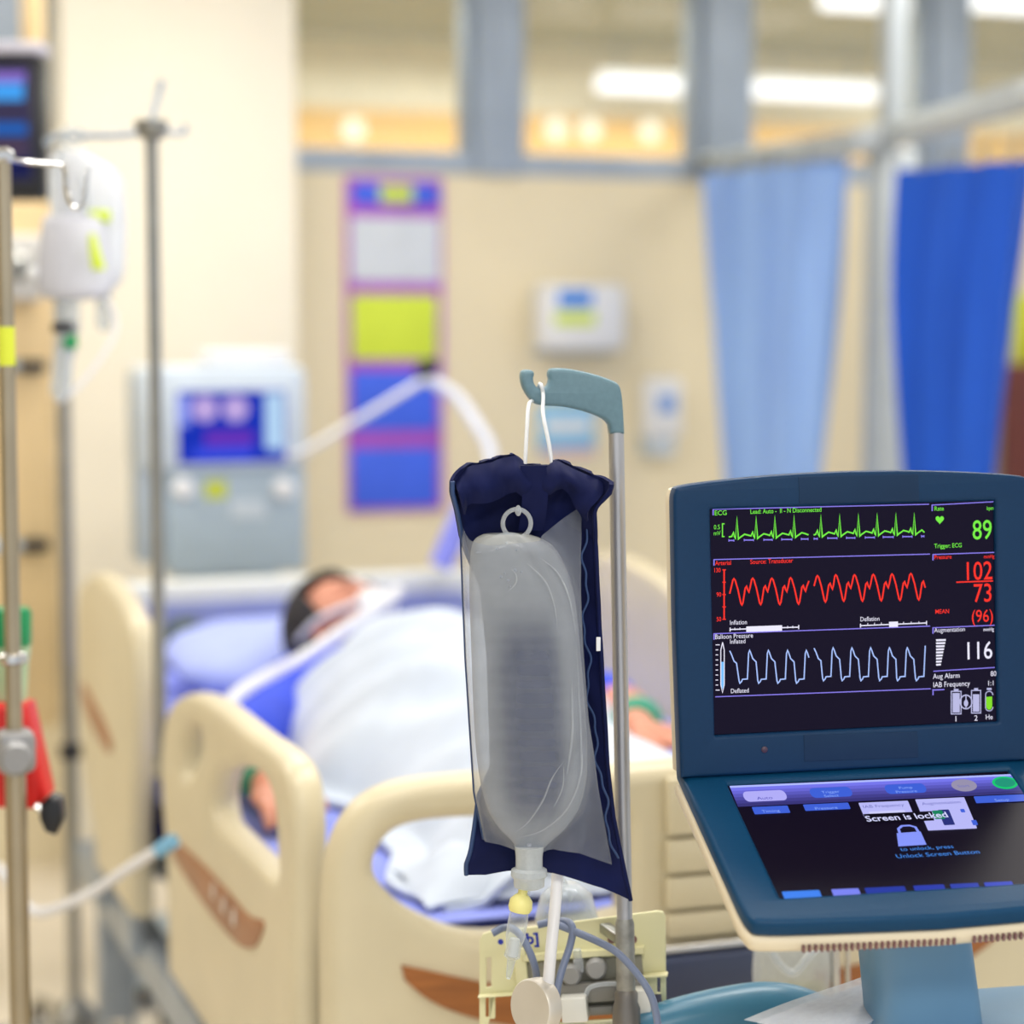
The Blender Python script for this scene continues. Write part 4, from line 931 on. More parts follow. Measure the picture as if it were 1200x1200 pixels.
part('touch_screen', slab([rrect(tx0, ty0, tx1, ty1, .0008, 2)], .003, PT, 0, 1, -.0035), glow('touch_glass', (15, 7, 26), 1.0), pan, 'lit touch screen')
for u0, u1, n_ in ((-.118, .012, 26), (.030, .150, 24)):
    vs = []
    for k in range(n_):
        x = u0 + (u1 - u0) * k / (n_ - 1); y = -.2335 + .0045 * (x / .16) ** 2
        vs.append((x, y))
    mbv = MB(PT)
    for x, y in vs: mbv.box(x - .0011, x + .0011, y - .0008, y + .003, -.0245, -.0190)
    part('vent_slots', mbv.done(), M['slot'], pan, kind='stuff')
for x0, x1 in ((-.118, -.062), (.105, .16)):
    part('hinge_cover', MB(PT).box(x0, x1, .006, .020, .0008, .0052, .002).done(), M['bezel2'], pan)
TZ = -.0012
TKW = dict(T=PT, plane=tp, z=TZ)
u_ = lambda x, y: (x, y)
t_lav = glow('touch_lavender', (176, 172, 246), 1); t_blue = glow('touch_blue', (62, 96, 215), 1); t_dim = glow('touch_header', (84, 82, 186), 1); t_hdr2 = glow('touch_header_dim', (58, 54, 128), 1)
t_wh = glow('touch_white', (184, 184, 246), 1); t_txt = glow('touch_text', (214, 216, 255), 1); t_cy = glow('touch_cyan', (70, 140, 235), 1); t_gr = glow('touch_grey', (150, 144, 172), 1); t_ring = glow('touch_green', (20, 200, 110), 1); t_dk = glow('touch_dark', (40, 48, 120), 1)
def tpoly(pts, dz=0): return poly(pts, T=PT, plane=tp, z=TZ + dz)
def hdr(f0, f1):
    l = lambda s, f: (s[0] + (s[2] - s[0]) * f, s[1] + (s[3] - s[1]) * f)
    L = (855, 919.5, 865, 944); R_ = (1189, 905.5, 1203, 928); return tpoly([l(L, f0), l(R_, f0), l(R_, f1), l(L, f1)], -.0002)
group('header_line', [hdr(0, .09)], glow('touch_line', (170, 180, 255), 1.1), pan)
HB = [(118, 118, 236), (104, 102, 214), (90, 88, 188), (78, 75, 164), (66, 62, 140), (56, 52, 120)]
for k, c in enumerate(HB): group('header_band', [hdr(.09 + .91 * k / 6, .09 + .91 * (k + 1) / 6)], glow('touch_header_band', c, 1), pan, 'violet header band')
def trr(x0, y0, x1, y1, r, lean=.42, slope=-.045, dz=0):
    return tpoly([(p.x + lean * (y1 - p.y if False else p.y - y0), p.y + slope * (p.x - x0)) for p in rrect(x0, y0, x1, y1, min(r, abs(y1 - y0) / 2 - .1), 4)][::-1], dz)
group('touch_button', [trr(869, 926.5, 919, 938.5, 5.5)], t_lav, pan, 'lavender pill button'); group('touch_button', [trr(947, 922.5, 996, 934, 5.5)], t_blue, pan, 'blue pill button'); group('touch_button', [trr(1035, 918.5, 1083, 929.5, 5.5)], t_blue, pan, 'blue pill button')
el = lambda cx, cy, rx_, ry_: [(cx + rx_ * cos(k) + .25 * ry_ * sin(k), cy + ry_ * sin(k)) for k in [2 * pi * i / 28 for i in range(28)]]
group('touch_button', [tpoly(el(1130, 919, 15, 7.2))], t_gr, pan, 'grey round button')
group('touch_button', [tpoly(el(1178, 916, 15, 7.4))], t_ring, pan, 'green round button'); group('button_centre', [tpoly(el(1178, 916, 12, 5.4), .0002)], glow('touch_green_dim', (34, 150, 120), 1), pan)
group('touch_tab', [trr(881, 944.5, 923, 953, 1), trr(941, 941.5, 994, 949, 1), trr(1141, 932, 1200, 940, 1)], t_blue, pan, 'blue tab')
group('touch_tab', [trr(1006, 939.5, 1064, 957, 1)], t_wh, pan, 'white tab'); group('touch_tab', [trr(1072.5, 935.5, 1130, 972, 1)], t_wh, pan, 'large white tab')
group('tab_icon', [trr(1099, 948, 1112, 966, 1, dz=.0002)], t_dk, pan); group('tab_icon', [trr(1092, 949, 1104, 959, 1, dz=.0003)], glow('tab_green', (20, 130, 90), 1), pan)
group('tab_icon', [trr(1125, 947, 1130, 951, 1, dz=.0002), trr(1138, 960, 1144, 966, 1, dz=.0002)], t_blue, pan)
group('tab_icon', [trr(1018, 950, 1060, 957, 1, dz=.0002)], glow('tab_pale', (205, 205, 250), 1), pan)
TH = .0062
# dark strip behind the message, then the message
group('message_strip', [tpoly([(1012, 953), (1092, 949.5), (1095, 960.5), (1015, 964)], .0003)], glow('touch_black', (8, 4, 18), 1), pan)
tt = lambda s, x, y, h, al='LEFT', sx=1, bold=0, dz=.0005: text(s, PT @ Matrix.Translation((*tp(x, y), TZ + dz)), h, al, sx, bold)
group('message_lettering', [tt('Screen is locked', 1016, 962, .0088, sx=.92, bold=.02)], t_txt, pan, 'white lettering')
group('message_lettering', [tt('to unlock, press', 1056, 996.5, .0052, sx=1.0), tt('Unlock Screen Button', 1051, 1005, .0058, sx=1.02)], t_cy, pan, 'blue lettering')
group('button_lettering', [tt('Auto', 897, 936, .005, 'CENTER')], t_dim, pan)
group('button_lettering', [tt('Timing', 904, 951, .0042, 'CENTER'), tt('Pressure', 969, 947.5, .0042, 'CENTER'), tt('Setup', 1175, 938, .0042, 'CENTER'), tt('Trigger', 974, 928.5, .004, 'CENTER'), tt('Select', 975, 933, .004, 'CENTER'), tt('Pump', 1062, 923.5, .004, 'CENTER'), tt('Pressure', 1063, 928, .004, 'CENTER')], glow('touch_text_dim', (140, 170, 250), 1), pan)
group('button_lettering', [tt('IAB Frequency', 1036, 945, .0045, 'CENTER'), tt('Augmentation', 1104, 941.5, .0045, 'CENTER'), tt('Start', 1130, 921.5, .004, 'CENTER')], glow('touch_text_grey', (110, 112, 190), 1), pan)
lk = [(1051, 975), (1079, 973), (1086, 988.5), (1053, 990.5)]
group('lock_icon', [tpoly(lk), poly_ if False else ribbon([(1055, 976), (1053, 970), (1057, 966.5), (1066, 966), (1073, 968), (1077, 974.5)], 3.2, PT, tp, TZ)], glow('lock_lavender', (134, 150, 250), 1), pan, 'lavender padlock')
for x0, x1, c in ((916, 960, (60, 130, 240)), (974, 1006, (120, 130, 240)), (1013, 1060, (28, 52, 160)), (1070, 1106, (32, 54, 170)), (1113, 1146, (30, 56, 170)), (1153, 1186, (32, 60, 190))):
    y = 1043.5 - (x0 - 916) * .045
    group('touch_tab', [trr(x0, y, x1, y + 11.5, 1)], glow('touch_tab_blue', c, 1), pan)
# neck and base
neck_pts = [(-.085, 0), (-.084, -.02), (-.08, -.04), (-.07, -.075), (-.055, -.11)]
def neck_fn(u, v):
    """rounded column that leans forward a little, wider at the base on the right"""
    a = u * 2 * pi; w0 = .047 + .002 * v; k = lambda q: math.copysign(abs(q) ** .6, q)
    cxn = .006 + .030 * v; cyn = -.115 + .03 * v
    return TB + EX * (cxn + w0 * k(cos(a)) * (1 + .05 * v)) + EYd * (cyn + .035 * k(sin(a))) + EZ * (-.075 - .17 * v)
part('neck', MB().grid(neck_fn, 40, 8).done(60), M['neck'], con)
BTZ = (at(1120, 1168, 2.0)).z
def dome_fn(u, v):
    a = u * 2 * pi; k = lambda q: math.copysign(abs(q) ** .55, q); r = min(1, v * 2.2); dz = 0 if v < .45 else (v - .45) / .55
    rr = sin(r * pi / 2) if v < .45 else 1
    return V((0, 0, 0)) + TB + EX * (.16 + .21 * rr * k(cos(a))) + EYd * (-.12 + .165 * rr * k(sin(a))) + UP * (BTZ - TB.z + .006 - .035 * (1 - sqrt(max(0, 1 - min(1, rr) ** 2.5)))  - .05 * dz)
part('base_top', MB().grid(dome_fn, 64, 24).done(60), M['neck'], con)
bc = TB + EX * .16 - EYd * .10
CM = mframe(V((bc.x, bc.y, 0)), V((EX.x, EX.y, 0)).normalized(), V((EYd.x, EYd.y, 0)).normalized(), UP)
part('cart_body', MB(CM).box(-.2, .2, -.15, .15, .12, BTZ - .07, .03).done(), M['shell'], con)
for x in (-.15, .15):
    for y in (-.1, .1):
        part('caster', MB(CM).lathe([(.01, -.015), (.058, -.014), (.06, 0), (.058, .014), (.01, .015)], (x, y, .06), (1, 0, 0)).box(x - .012, x + .012, y - .02, y + .02, .1, .125).done(), M['dark'], con)
hd0 = cr([at(730, 1222, 2.06), at(780, 1204, 2.07), at(850, 1190, 2.08), at(905, 1184, 2.09), at(950, 1192, 2.10), at(1010, 1225, 2.10)], False, 8)
part('handle', MB().tube(hd0, [.028 * (.7 + .3 * sin(pi * i / (len(hd0) - 1))) for i in range(len(hd0))], 20).done(60), M['teal'], con, 'teal curved handle')

# document pouch under the neck
p_ = [at(872, 1200, 1.86), at(1016, 1146, 1.98), at(1040, 1192, 1.92), at(980, 1225, 1.84)]
def quad_fn(u, v):
    a = p_[0].lerp(p_[1], u); c = p_[3].lerp(p_[2], u); return a.lerp(c, v) + UP * (.0012 * sin(u * 5 + v * 3))
t = thing('document_pouch', (p_[0] + p_[2]) / 2 - V((0, 0, .03)), 'clear plastic pouch holding a printed paper, below the tilted touch screen', 'pouch')
part('paper', thicken(MB().grid(lambda u, v: quad_fn(.06 + .88 * u, .06 + .88 * v), 16, 8).done(), .001), M['paper'], t)
part('sleeve', thicken(MB().grid(lambda u, v: quad_fn(u, v) + UP * .004, 16, 8).done(), .0005), glassy('pouch_film', (240, 243, 248), .84, .3), t)
lines = MB()
for v0 in (.14, .26, .38):
    for k in range(9):
        u0 = .42 + .056 * k; lines.grid(lambda u, v: quad_fn(u0 + u * .042, v0 + v * .04) + UP * .0023, 3, 1)
part('print', lines.done(), mat('grey_print', (120, 126, 150), .7), t, kind='stuff')

# ------------------------------------------------------------------ pump pole with hook
PD = 2.03
pt0, pt1 = at(722, 508, PD), at(734, 1186, PD + .01)
pole = thing('hook_pole', (pt1.x, pt1.y, .9), 'slim brushed metal pole with a curved grey teal hook, holding the navy pressure bag', 'pole')
pr = 9.2 * PD / F
part('tube', MB().tube([pt1 + (pt1 - pt0) * .05, pt0 + (pt0 - pt1) * .01], pr, 24).done(), mat('brushed_aluminium', (176, 176, 180), .36, metal=.7, vary=.04, stretch=(30, 30, .5)), pole)
part('lower_sleeve', MB().lathe([(pr * 1.02, 0), (pr * 1.22, .002), (pr * 1.22, .085), (pr * 1.02, .09)], pt1, (pt0 - pt1)).done(), mat('worn_sleeve', (150, 150, 146), .5, metal=.6, vary=.14, scale=60), pole)
part('socket', MB().lathe([(pr * 1.2, .022), (pr * 1.55, .018), (pr * 1.5, .010), (pr * 1.8, .004), (pr * 1.8, -.02), (pr * 1.6, -.03), (pr * 1.6, -.12)], pt1, (pt0 - pt1)).done(), mat('dark_socket', (120, 116, 112), .4, metal=.5), pole)
HXd = (RT * cos(radians(8)) + FH * sin(radians(8))).normalized(); HN = HXd.cross(UP).normalized()
HN = HN if HN.dot(FW) > 0 else -HN
HO = at(722, 508, PD); HT = mframe(HO, HXd, UP, -HN); HI = HT.inverted()
def hk(x, y):
    q = HI @ pl(x, y, HO, HN); return V((q.x, q.y))
ol = [(713.5, 508), (712.5, 498), (706, 491), (690, 484), (672, 479), (655, 476), (636, 475), (625, 472), (615, 460), (610, 447), (610, 437), (614, 433.5), (621, 433.5), (625, 437), (624, 443), (625, 449), (629, 454), (635, 455), (640, 452), (642.5, 445), (641.5, 439), (643, 433.5), (648, 431.5), (665, 432), (690, 437), (712, 444), (723, 450), (727, 460), (729, 480), (730.5, 508)]
hl_ = [hk(*p) for p in ol]; hl_ = [hl_[0]] + cr(hl_[1:-1], False, 4) + [hl_[-1]]
part('hook', slab([hl_], .017, HT, .004, 3, 0), M['hook'], pole, 'grey teal curved hook')

# ------------------------------------------------------------------ pressure infuser bag and fluid bag
BD = 1.965
BXd = (RT * cos(radians(6)) + FH * sin(radians(6))).normalized(); BN = BXd.cross(UP); BN = BN if BN.dot(FW) > 0 else -BN
BO = at(630, 790, BD)
def bp3(x, y, d=0): return pl(x, y, BO, BN) + BN * d       # d > 0 goes back
def interp(tab, v):
    if v <= tab[0][0]: return tab[0][1]
    for (a, p), (b, q) in zip(tab, tab[1:]):
        if v <= b: return p + (q - p) * (v - a) / (b - a)
    return tab[-1][1]
def smin(tab, v):
    for (a, p), (b, q) in zip(tab, tab[1:]):
        if a <= v <= b: t_ = (v - a) / (b - a); t_ = t_ * t_ * (3 - 2 * t_); return p + (q - p) * t_
    return interp(tab, v)
ytop = [(0, 562), (.04, 549), (.1, 543), (.25, 538.5), (.36, 533), (.41, 531.5), (.45, 539), (.48, 544), (.58, 545), (.645, 546), (.68, 540.5), (.73, 538), (.82, 546), (.9, 553), (.97, 559), (1, 564)]
ybot = [(0, 1030), (.12, 1030), (.25, 1025), (.4, 1023), (.55, 1028), (.7, 1036), (.85, 1046), (1, 1060)]
xlB = [(540, 534), (556, 528), (575, 528), (595, 534), (640, 544), (690, 566), (770, 574), (900, 578), (935, 562), (975, 557), (1000, 553), (1018, 547), (1030, 548)]
xrB = [(540, 700), (556, 708), (566, 712), (576, 710), (590, 697), (598, 694), (640, 699), (740, 704), (820, 709), (900, 714), (960, 721), (1000, 729), (1060, 742)]
def back_fn(u, v):
    y = interp(ytop, u) * (1 - v) + interp(ybot, u) * v; x = interp(xlB, y) + (interp(xrB, y) - interp(xlB, y)) * u
    d = .014 + .012 * sin(pi * v) * sin(pi * u)
    curl = max(0, 1 - v / .14); ed = abs(2 * u - 1)
    d -= curl ** .7 * (.012 + .016 * ed ** 3) * (1 if curl > 0 else 0)
    d += .004 * sin(u * 26) * curl + .0035 * sin(u * 60 + 1) * curl ** 2 + .003 * noise.noise(V((u * 6, v * 11, 2)))
    d -= .012 * ed ** 6 * (1 - v)
    return bp3(x, y, d)
inf = thing('pressure_infuser', bp3(640, 1058, .02), 'navy pressure infusion cuff with a translucent front, hung by a cord from the curved hook', 'pressure bag')
part('back_panel', thicken(MB().grid(back_fn, 90, 120).done(70), -.003, 70), M['navy'], inf)
# folded hem: inner roll in front of the back panel under the top edge
def hem_fn(u, v):
    y0 = interp(ytop, u) + 3; y = y0 + v * (36 + 8 * sin(u * 7)); x = interp(xlB, y) + 6 + (interp(xrB, y) - interp(xlB, y) - 14) * u
    d = -.008 - .010 * sin(pi * v) + .003 * sin(u * 26) + .002 * noise.noise(V((u * 14, v * 3, 0)))
    return bp3(x, y, d - .006 * abs(2 * u - 1) ** 4)
part('hem_fold', thicken(MB().grid(hem_fn, 80, 12).done(70), -.002, 70), M['navy'], inf)
def strap_fn(u, v):
    x = 607 + u * 30 + 3 * sin(v * 3); y = 544 + v * 78; return bp3(x, y, -.020 + .022 * v ** 1.5 - .002 * sin(pi * u))
part('strap', thicken(MB().grid(strap_fn, 6, 18).done(70), -.0015, 70), M['navy'], inf)
ytF = [(0, 616), (.06, 632), (.2, 636), (.62, 631), (.7, 622), (.85, 606), (1, 592)]
ybF = [(0, 986), (.12, 989), (.25, 993), (.4, 994), (.55, 994), (.75, 1000), (1, 1014)]
xrF = [(590, 684), (640, 683), (700, 682), (760, 684), (800, 687), (840, 690), (880, 697), (930, 704), (1014, 719)]
xlF = [(600, 540), (640, 541), (770, 546), (930, 556), (985, 567)]
def bulge(u, v): return sin(pi * min(1, max(0, u))) ** .6 * sin(pi * (.12 + .80 * v)) ** .7
rowsS = [(624, 566, 616), (629, 556, 632), (640, 551, 648), (665, 549, 662), (700, 549, 672), (760, 551, 678), (820, 553, 683), (870, 556, 686), (910, 561, 685), (945, 570, 676), (968, 584, 660), (982, 598, 644), (992, 603, 634)]
def fluid_th(y): return .020 * sin(pi * min(1, max(0, .10 + .84 * (y - 624) / 368))) ** .6
def over_fluid(x, y):
    l = interp([(r[0], r[1]) for r in rowsS], y); r = interp([(r[0], r[2]) for r in rowsS], y)
    if l < x < r: c = sqrt(max(0, 1 - (2 * (x - l) / (r - l) - 1) ** 2)); return -.0165 - fluid_th(y) * c * .95
    return -.0165 * math.exp(-max(l - x, x - r) / 9)
def front_fn(u, v, off=0):
    y = interp(ytF, u) * (1 - v) + interp(ybF, u) * v; x = interp(xlF, y) + (interp(xrF, y) - interp(xlF, y)) * u
    d = .010 - .034 * bulge(u * 1.05, v) + .0022 * sin(u * 9 + v * 6) * v + .002 * noise.noise(V((u * 5, v * 7, 9)))
    if 0 < u < 1: d = min(d, over_fluid(x, y))
    return bp3(x, y, d - off)
part('front_film', thicken(MB().grid(front_fn, 70, 110).done(80), -.0006, 80), glassy('frosted_film', (176, 182, 196), .88, .26, (250, 251, 253)), inf, 'translucent front panel')
sm = [front_fn(1, k / 60, .0015) for k in range(61)]
wob = [bp3(interp(xrF, 592 + k * 7) + 4 + 3.2 * sin(k * .55) + 1.6 * sin(k * 1.3), 594 + k * 7, .004) for k in range(60)]
part('seam', MB().tube(cr(wob, False, 3), .0011, 8).done(60), M['navye'], inf, 'pale wavy seam cord')
part('edge_binding', MB().tube([back_fn(1, k / 70) for k in range(71)], .0022, 8).done(60), M['navy'], inf)
part('edge_binding', MB().tube([back_fn(0, k / 70) for k in range(71)], .0022, 8).done(60), M['navye'], inf)
part('edge_binding', MB().tube([front_fn(0, k / 70, .001) for k in range(71)], .001, 8).done(60), M['navye'], inf)
part('tag', MB(mframe(bp3(700.5, 754, -.004), BXd, UP, -BN)).box(-.002, .002, -.0065, .0065, -.0005, .0005, .0003, 1).done(), M['white'], inf, 'small white tag')
# hanging cord over the hook
top = hk(634, 455)
cpt = [bp3(612, 580, -.004), bp3(616, 548, .006), bp3(621, 505, .025), bp3(626.5, 476, .045)]
tp_ = HT @ V((*hk(633, 453.5), 0))
cord = cpt + [tp_ + HN * .011 - UP * .012 - RT * .003, tp_ + UP * .001 + HN * .006, tp_ + UP * .0025, tp_ + UP * .001 - HN * .009, tp_ - HN * .0125 - UP * .008 + RT * .001, bp3(641, 487, .03), bp3(645, 520, .012), bp3(648, 548, .004), bp3(650, 566, -.002)]
part('cord', MB().tube(cr(cord, False, 6), .0019, 10).done(60), glassy('clear_cord', (238, 240, 244), .35, .15), inf, 'clear white hanging cord')

# fluid bag inside
rowsS = [(624, 566, 616), (629, 556, 632), (640, 551, 648), (665, 549, 662), (700, 549, 672), (760, 551, 678), (820, 553, 683), (870, 556, 686), (910, 561, 685), (945, 570, 676), (968, 584, 660), (982, 598, 644), (992, 603, 634)]
rS = rows_cr(rowsS, 4)
def fluid_fn(u, v):
    f = v * (len(rS) - 1); i = min(int(f), len(rS) - 2); f -= i; r = [rS[i][k] + (rS[i + 1][k] - rS[i][k]) * f for k in range(3)]
    a = 2 * pi * u; yv = (r[0] - 624) / 368
    th = .020 * sin(pi * min(1, .10 + .84 * yv)) ** .6
    x = r[1] + (r[2] - r[1]) * (.5 + .5 * cos(a)); c = sin(a)
    # diagonal folds near the shoulder and the outlet
    xx = (x - 551) / 130
    fold = .0035 * math.exp(-((xx - .35 - yv * 1.9) / .05) ** 2) * (1 if yv < .32 else 0) + .004 * math.exp(-((xx - 1.05 + (yv - .62) * 1.5) / .06) ** 2) * (1 if yv > .62 else 0)
    d = -.012 - th * c * .95 + (.0015 * noise.noise(V((xx * 4, yv * 9, 1))) + fold) * (1 if c > 0 else 0)
    return bp3(x, r[0], d)
fl = thing('fluid_bag', bp3(620, 992, -.01), 'clear saline bag with a ring hanger inside the navy pressure cuff', 'drip bag')
fluid_m = mat('saline_film', (206, 208, 206), .2, vary=.05, alpha=.54, coat=.35, scale=14, stretch=(1, 1, 3))
part('film', MB().grid(fluid_fn, 56, 100).done(80), fluid_m, fl)
ring_c = bp3(604, 612, -.012)
part('ring_hanger', MB().tube([ring_c + (BXd * cos(k) + UP * sin(k) * 1.02) * .0128 for k in [2 * pi * i / 32 for i in range(32)]], .0021, 10, closed=True).ball(bp3(605.5, 597, -.013), (.003, .003, .005)).ball(bp3(604, 629, -.012), (.005, .003, .003)).done(60), M['clear'], fl, 'clear ring')
part('top_seal', thicken(MB().grid(lambda u, v: bp3(555 + u * 76 + 3 * sin(v * 3), 645 - 22 * sin(pi * (.06 + .88 * u)) * v ** .8 - 2 * u, -.020 + .006 * v), 24, 6).done(80), -.0008), M['clear'], fl)
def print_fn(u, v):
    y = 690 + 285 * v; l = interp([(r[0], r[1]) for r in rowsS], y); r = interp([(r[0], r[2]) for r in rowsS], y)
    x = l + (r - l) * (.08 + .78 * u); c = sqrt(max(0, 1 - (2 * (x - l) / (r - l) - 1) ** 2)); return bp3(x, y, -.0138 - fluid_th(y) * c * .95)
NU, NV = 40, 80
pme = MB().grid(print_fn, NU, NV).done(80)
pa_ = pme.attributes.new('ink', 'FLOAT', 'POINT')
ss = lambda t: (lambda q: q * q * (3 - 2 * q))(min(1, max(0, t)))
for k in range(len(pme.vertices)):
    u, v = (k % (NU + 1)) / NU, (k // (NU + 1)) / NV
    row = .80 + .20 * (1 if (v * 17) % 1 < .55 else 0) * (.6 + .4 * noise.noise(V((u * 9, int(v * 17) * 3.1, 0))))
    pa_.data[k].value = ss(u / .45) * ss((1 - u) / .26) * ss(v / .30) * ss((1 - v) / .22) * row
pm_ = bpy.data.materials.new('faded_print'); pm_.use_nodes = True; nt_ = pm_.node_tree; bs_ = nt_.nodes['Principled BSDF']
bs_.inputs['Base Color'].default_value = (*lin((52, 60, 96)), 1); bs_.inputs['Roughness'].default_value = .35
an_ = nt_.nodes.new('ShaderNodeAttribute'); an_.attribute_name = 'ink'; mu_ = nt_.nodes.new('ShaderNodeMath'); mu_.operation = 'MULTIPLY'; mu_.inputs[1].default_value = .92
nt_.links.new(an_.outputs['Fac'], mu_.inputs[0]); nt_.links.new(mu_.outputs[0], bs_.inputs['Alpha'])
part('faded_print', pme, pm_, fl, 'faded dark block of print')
def on_fluid(x, y, lift=.0145):
    l = interp([(r[0], r[1]) for r in rowsS], y); r = interp([(r[0], r[2]) for r in rowsS], y)
    c = sqrt(max(0, 1 - (2 * (x - l) / (r - l) - 1) ** 2)); return bp3(x, y, -lift - fluid_th(y) * c * .95)
hl_m = mat('film_highlight', (232, 234, 230), .15, alpha=.55, coat=.5)  # pale ridges along the bag's folds, standing in for their highlights
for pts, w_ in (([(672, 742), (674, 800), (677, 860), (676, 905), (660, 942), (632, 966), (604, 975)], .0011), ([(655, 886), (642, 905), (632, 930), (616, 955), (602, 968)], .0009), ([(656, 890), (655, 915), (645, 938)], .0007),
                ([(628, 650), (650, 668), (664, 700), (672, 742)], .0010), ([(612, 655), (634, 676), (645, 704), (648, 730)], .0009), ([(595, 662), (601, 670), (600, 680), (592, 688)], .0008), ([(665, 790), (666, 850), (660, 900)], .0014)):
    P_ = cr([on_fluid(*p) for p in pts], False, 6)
    part('crease_highlight', MB().tube(P_, [max(.0001, w_ * sin(pi * (i + .3) / len(P_))) for i in range(len(P_))], 8).done(60), hl_m, fl)
bub = MB()
for x, y, r in ((584, 672, .0022), (588, 668, .0016), (592, 676, .002), (600, 664, .0026), (594, 683, .0015), (607, 666, .0018), (579, 640, .0018), (602, 641, .002), (590, 633, .0016)):
    bub.ball(on_fluid(x, y, .014), r * .62, seg=10)
part('bubbles', bub.done(), M['clear'], fl, kind='stuff')
px = at(618, 990, BD).x
pb_ = bp3(617.5, 991, -.018)
port = part('port', MB().lathe([(.0135, .004), (.0125, -.006), (.0125, -.016), (.0165, -.018), (.017, -.023), (.0145, -.026), (.014, -.0335), (.011, -.035)], pb_, (0, 0, 1)).done(), glassy('milky_port', (216, 222, 226), .45, .25), fl, 'milky outlet port')
part('inner_stem', MB().lathe([(.0022, .006), (.0028, -.012), (.0028, -.03)], pb_, (0, 0, 1), 10).done(), M['cord'], port)
dc = thing('drip_chamber', bp3(606, 1130, -.018), 'clear drip chamber with a yellow spike collar, hanging under the saline bag', 'drip chamber')
ds = bp3(611, 1034, -.018); de = bp3(597, 1118, -.018); ax_ = (de - ds).normalized()
part('spike_collar', MB().lathe([(.004, -.003), (.0045, .006), (.007, .008), (.0105, .012), (.0112, .019), (.0098, .0225), (.003, .023)], ds, ax_).done(), M['spike'], dc, 'yellow spike collar')
Ld = (de - ds).length
part('chamber', MB().lathe([(.0085, .0232), (.0092, .03), (.0092, Ld - .022), (.007, Ld - .012), (.0075, Ld - .003), (.004, Ld), (.003, Ld + .012), (.002, Ld + .018)], ds, ax_).done(), M['clearer'], dc)
part('filter', MB().lathe([(.0045, Ld - .02), (.0055, Ld - .016), (.0055, Ld - .004), (.003, Ld - .002)], ds, ax_).done(), M['blockw'], dc)

# ------------------------------------------------------------------ ivory plate with transducers, gauge and cables
PLD = 2.10
LXd = (RT * cos(radians(-7)) + FH * sin(radians(-7)) + UP * .105).normalized(); LN = LXd.cross(UP).normalized(); LN = LN if LN.dot(FW) > 0 else -LN
LU = LXd.cross(LN).normalized(); LU = LU if LU.z > 0 else -LU
LO = at(670, 1130, PLD); LT = mframe(LO, LXd, LU, -LN); LI = LT.inverted()
def lp(x, y):
    q = LI @ pl(x, y, LO, LN); return V((q.x, q.y))
pla = thing('transducer_plate', at(670, 1225, PLD), 'ivory transducer plate clamped to the metal pole, marked in blue ink', 'plate')
o_ = [lp(*p) for p in [(562, 1230), (562, 1102), (566, 1094), (575, 1091), (600, 1089), (770, 1067), (777, 1068), (780, 1074), (781, 1230)]]
s1 = [[lp(*p) for p in q] for q in ([(570, 1122), (576, 1121), (576, 1156), (570, 1157)], [(569, 1166), (573, 1166), (573, 1192), (569, 1192)], [(575, 1166), (579, 1166), (579, 1192), (575, 1192)], [(770, 1141), (774, 1141), (774, 1163), (770, 1163)])]
part('plate', slab([o_] + s1, .004, LT, .001, 2, 0), M['plate'], pla)
def lbox(x0, y0, x1, y1, z0, z1, bev=.001, m=None):
    a, b = lp(x0, y1), lp(x1, y0); return MB(LT).box(a.x, b.x, a.y, b.y, z0, z1, bev)
part('rib', lbox(562, 1160, 614, 1165, .0022, .014).done(), M['plate'], pla); part('rib', lbox(754, 1137, 783, 1142, .0022, .014).done(), M['plate'], pla)
part('rib', lbox(612, 1108, 616, 1200, .0022, .010).done(), M['plate'], pla); part('rib', lbox(614, 1112, 756, 1117, .0022, .012).done(), M['plate'], pla); part('rib', lbox(652, 1193, 740, 1198, .0022, .03).done(), M['plate'], pla)
part('recess_panel', lbox(617, 1118, 752, 1192, .0022, .004, .0005).done(), mat('grey_recess', (138, 136, 122), .5), pla)
for x, y in ((717, 1100), (742, 1100)):
    part('hole_rim', MB(LT).lathe([(.004, 0), (.004, .0012)], (*lp(x, y), .002), (0, 0, 1), 14).done(), M['slot'], pla)
ink = [text('[b]', LT @ Matrix.Translation((*lp(611, 1106), .0024)), .0105, 'LEFT', 1.05, .05)]
ib = MB(LT).lathe([(.0028, 0), (.0028, .0004)], (*lp(587, 1103), .002), (0, 0, 1), 12).done(); ink.append(ib)
part('ink_mark', merge(ink), M['ink'], pla, 'blue handwritten mark')
part('clamp', MB().box(pt1.x - .006, pt1.x + .006, pt1.y + pr + .001, pt1.y + .055, at(730, 1106, PD).z - .005, at(730, 1106, PD).z + .005, .002).done(), M['steel'], pla)
# manifold of two transducers
man = thing('transducer_manifold', LT @ V((*lp(690, 1192), .02)), 'smoky transducer manifold with two pale square blocks, fixed on the ivory plate', 'transducer')
part('body', lbox(650, 1142, 752, 1172, .0045, .018, .003).done(), M['greyp'], man)
part('lower_body', lbox(628, 1172, 742, 1190, .0045, .014, .002).done(), M['greyp'], man)
part('block', lbox(663, 1156, 690, 1186, .0182, .036, .0015).done(), M['blockw'], man); part('block', lbox(737, 1147, 763, 1176, .0182, .036, .0015).done(), M['blockw'], man)
for x, y in ((671, 1137), (700, 1130)):
    part('stopcock', MB(LT).lathe([(.010, 0), (.0105, .004), (.0105, .012), (.008, .015), (0, .015)], (*lp(x, y), .0045), (0, 0, 1)).done(), mat('smoke_grey', (150, 150, 150), .3), man)
part('riser', MB(LT).lathe([(.005, 0), (.005, .012), (.0042, .0125), (.0042, .022)], (*lp(680, 1134), .012), (0, 1, 0)).done(), M['clear'], man)
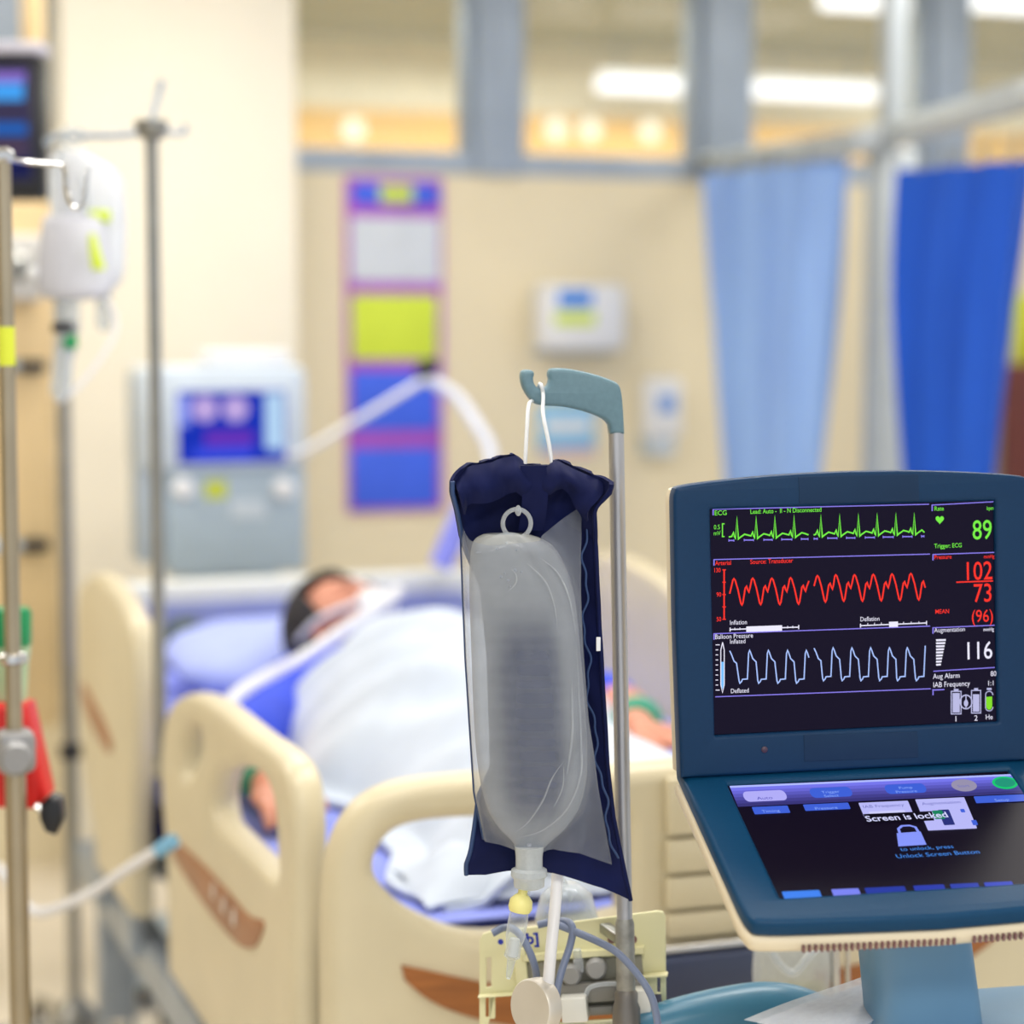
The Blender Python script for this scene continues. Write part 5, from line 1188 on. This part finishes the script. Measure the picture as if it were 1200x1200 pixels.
part('arch', MB(LT).tube(cr([V((*lp(x, y), .022)) for x, y in ((688, 1160), (694, 1149), (712, 1145), (730, 1146), (736, 1152))], False, 5), .0024, 8).done(), M['clear'], man)
# gauge disc with the cuff's filling tube
gc = at(626, 1180, 1.99); gx = (-FH * .70 - RT * .70 + UP * .1).normalized()
gau = thing('pressure_gauge', at(626, 1212, 1.99), 'round brushed metal gauge with a white tube rising behind the saline bag', 'gauge')
part('case', MB().lathe([(.0, -.012), (.024, -.012), (.0265, -.010), (.0265, .004), (.025, .006), (.0, .006)], gc, gx, 36).done(), mat('brushed_disc', (214, 208, 198), .4, metal=.35, vary=.05), gau)
part('inflation_tube', MB().tube(cr([at(642, 1160, 1.992), at(646, 1110, 1.99), at(652, 1045, 2.012), at(654, 1005, 2.03)], False, 8), .0056, 14).done(60), M['cord'], gau, 'white inflation tube')
# slate cables
def cable(pts, lb, r=.0036): single('sensor_cable', MB().tube(cr([at(*p) for p in pts], False, 8), r, 12).done(60), M['cable'], lb, 'cable')
cable([(577, 1094, 2.05), (592, 1087, 2.05), (606, 1092, 2.03), (618, 1110, 2.02), (626, 1130, 2.02), (629, 1146, 2.03)], 'slate grey cable arching behind the drip chamber towards the metal gauge')
cable([(630, 1084, 2.045), (648, 1080, 2.045), (664, 1080, 2.03), (671, 1088, 2.02), (668, 1108, 2.02), (657, 1142, 2.01), (652, 1170, 2.0), (651, 1215, 2.0)], 'slate grey cable looping down just right of the white inflation tube')
cable([(652, 1083, 2.03), (672, 1091, 2.02), (700, 1103, 2.0), (724, 1117, 1.99), (748, 1143, 1.985), (765, 1172, 1.98), (773, 1215, 1.98)], 'slate grey cable crossing in front of the metal pole')
# clear mask like cup behind the plate
ccup = at(664, 1070, 2.136)
t = thing('clear_cup', ccup - V((0, 0, .03)), 'clear plastic cup hooked behind the top edge of the ivory plate', 'cup')
part('cup', MB().lathe([(.012, .03), (.026, .018), (.032, -.005), (.028, -.03), (.0265, -.03), (.030, -.005), (.024, .016), (.010, .028)], ccup, UP).done(60), M['clearer'], t)
part('loop', MB().tube([ccup + RT * (-.018 + .022 * cos(k)) + UP * (.012 + .03 * sin(k)) for k in [pi * i / 12 for i in range(13)]], .002, 8).done(60), M['clear'], t)
# drainage bag hung on the foot board rail
fyD = 2.36
t = thing('drainage_bag', at(945, 1168, 2.36), 'clear drainage bag with coiled tubing hung on the foot board under the touch screen', 'drainage bag')
part('film', drape_bag(rows_cr([(1104, 890, 968), (1112, 884, 972), (1140, 882, 974), (1170, 884, 972), (1200, 888, 968)], 3), 2.36, .02), M['clearb'], t)
part('fluid', drape_bag(rows_cr([(1150, 888, 968), (1170, 887, 969), (1196, 891, 965)], 3), 2.36, .014), mat('pale_olive_fluid', (196, 190, 130), .2, alpha=.6), t)
part('tubing', MB().tube(cr([at(900, 1106, 2.33), at(912, 1128, 2.33), at(930, 1140, 2.33), at(950, 1118, 2.33), at(962, 1104, 2.34)], False, 8), .004, 8).done(60), M['clear'], t)
part('hook', MB().tube(cr([at(930, 1106, 2.36), at(930, 1098, 2.37), at(930, 1094, 2.40)], False, 5), .003, 8).done(60), M['chrome'], t)
part('side_bar', MB().tube([at(978, 1102, 2.36), at(980, 1175, 2.36)], .005, 10).tube([at(992, 1102, 2.36), at(994, 1175, 2.36)], .003, 8).done(), M['chrome'], t)
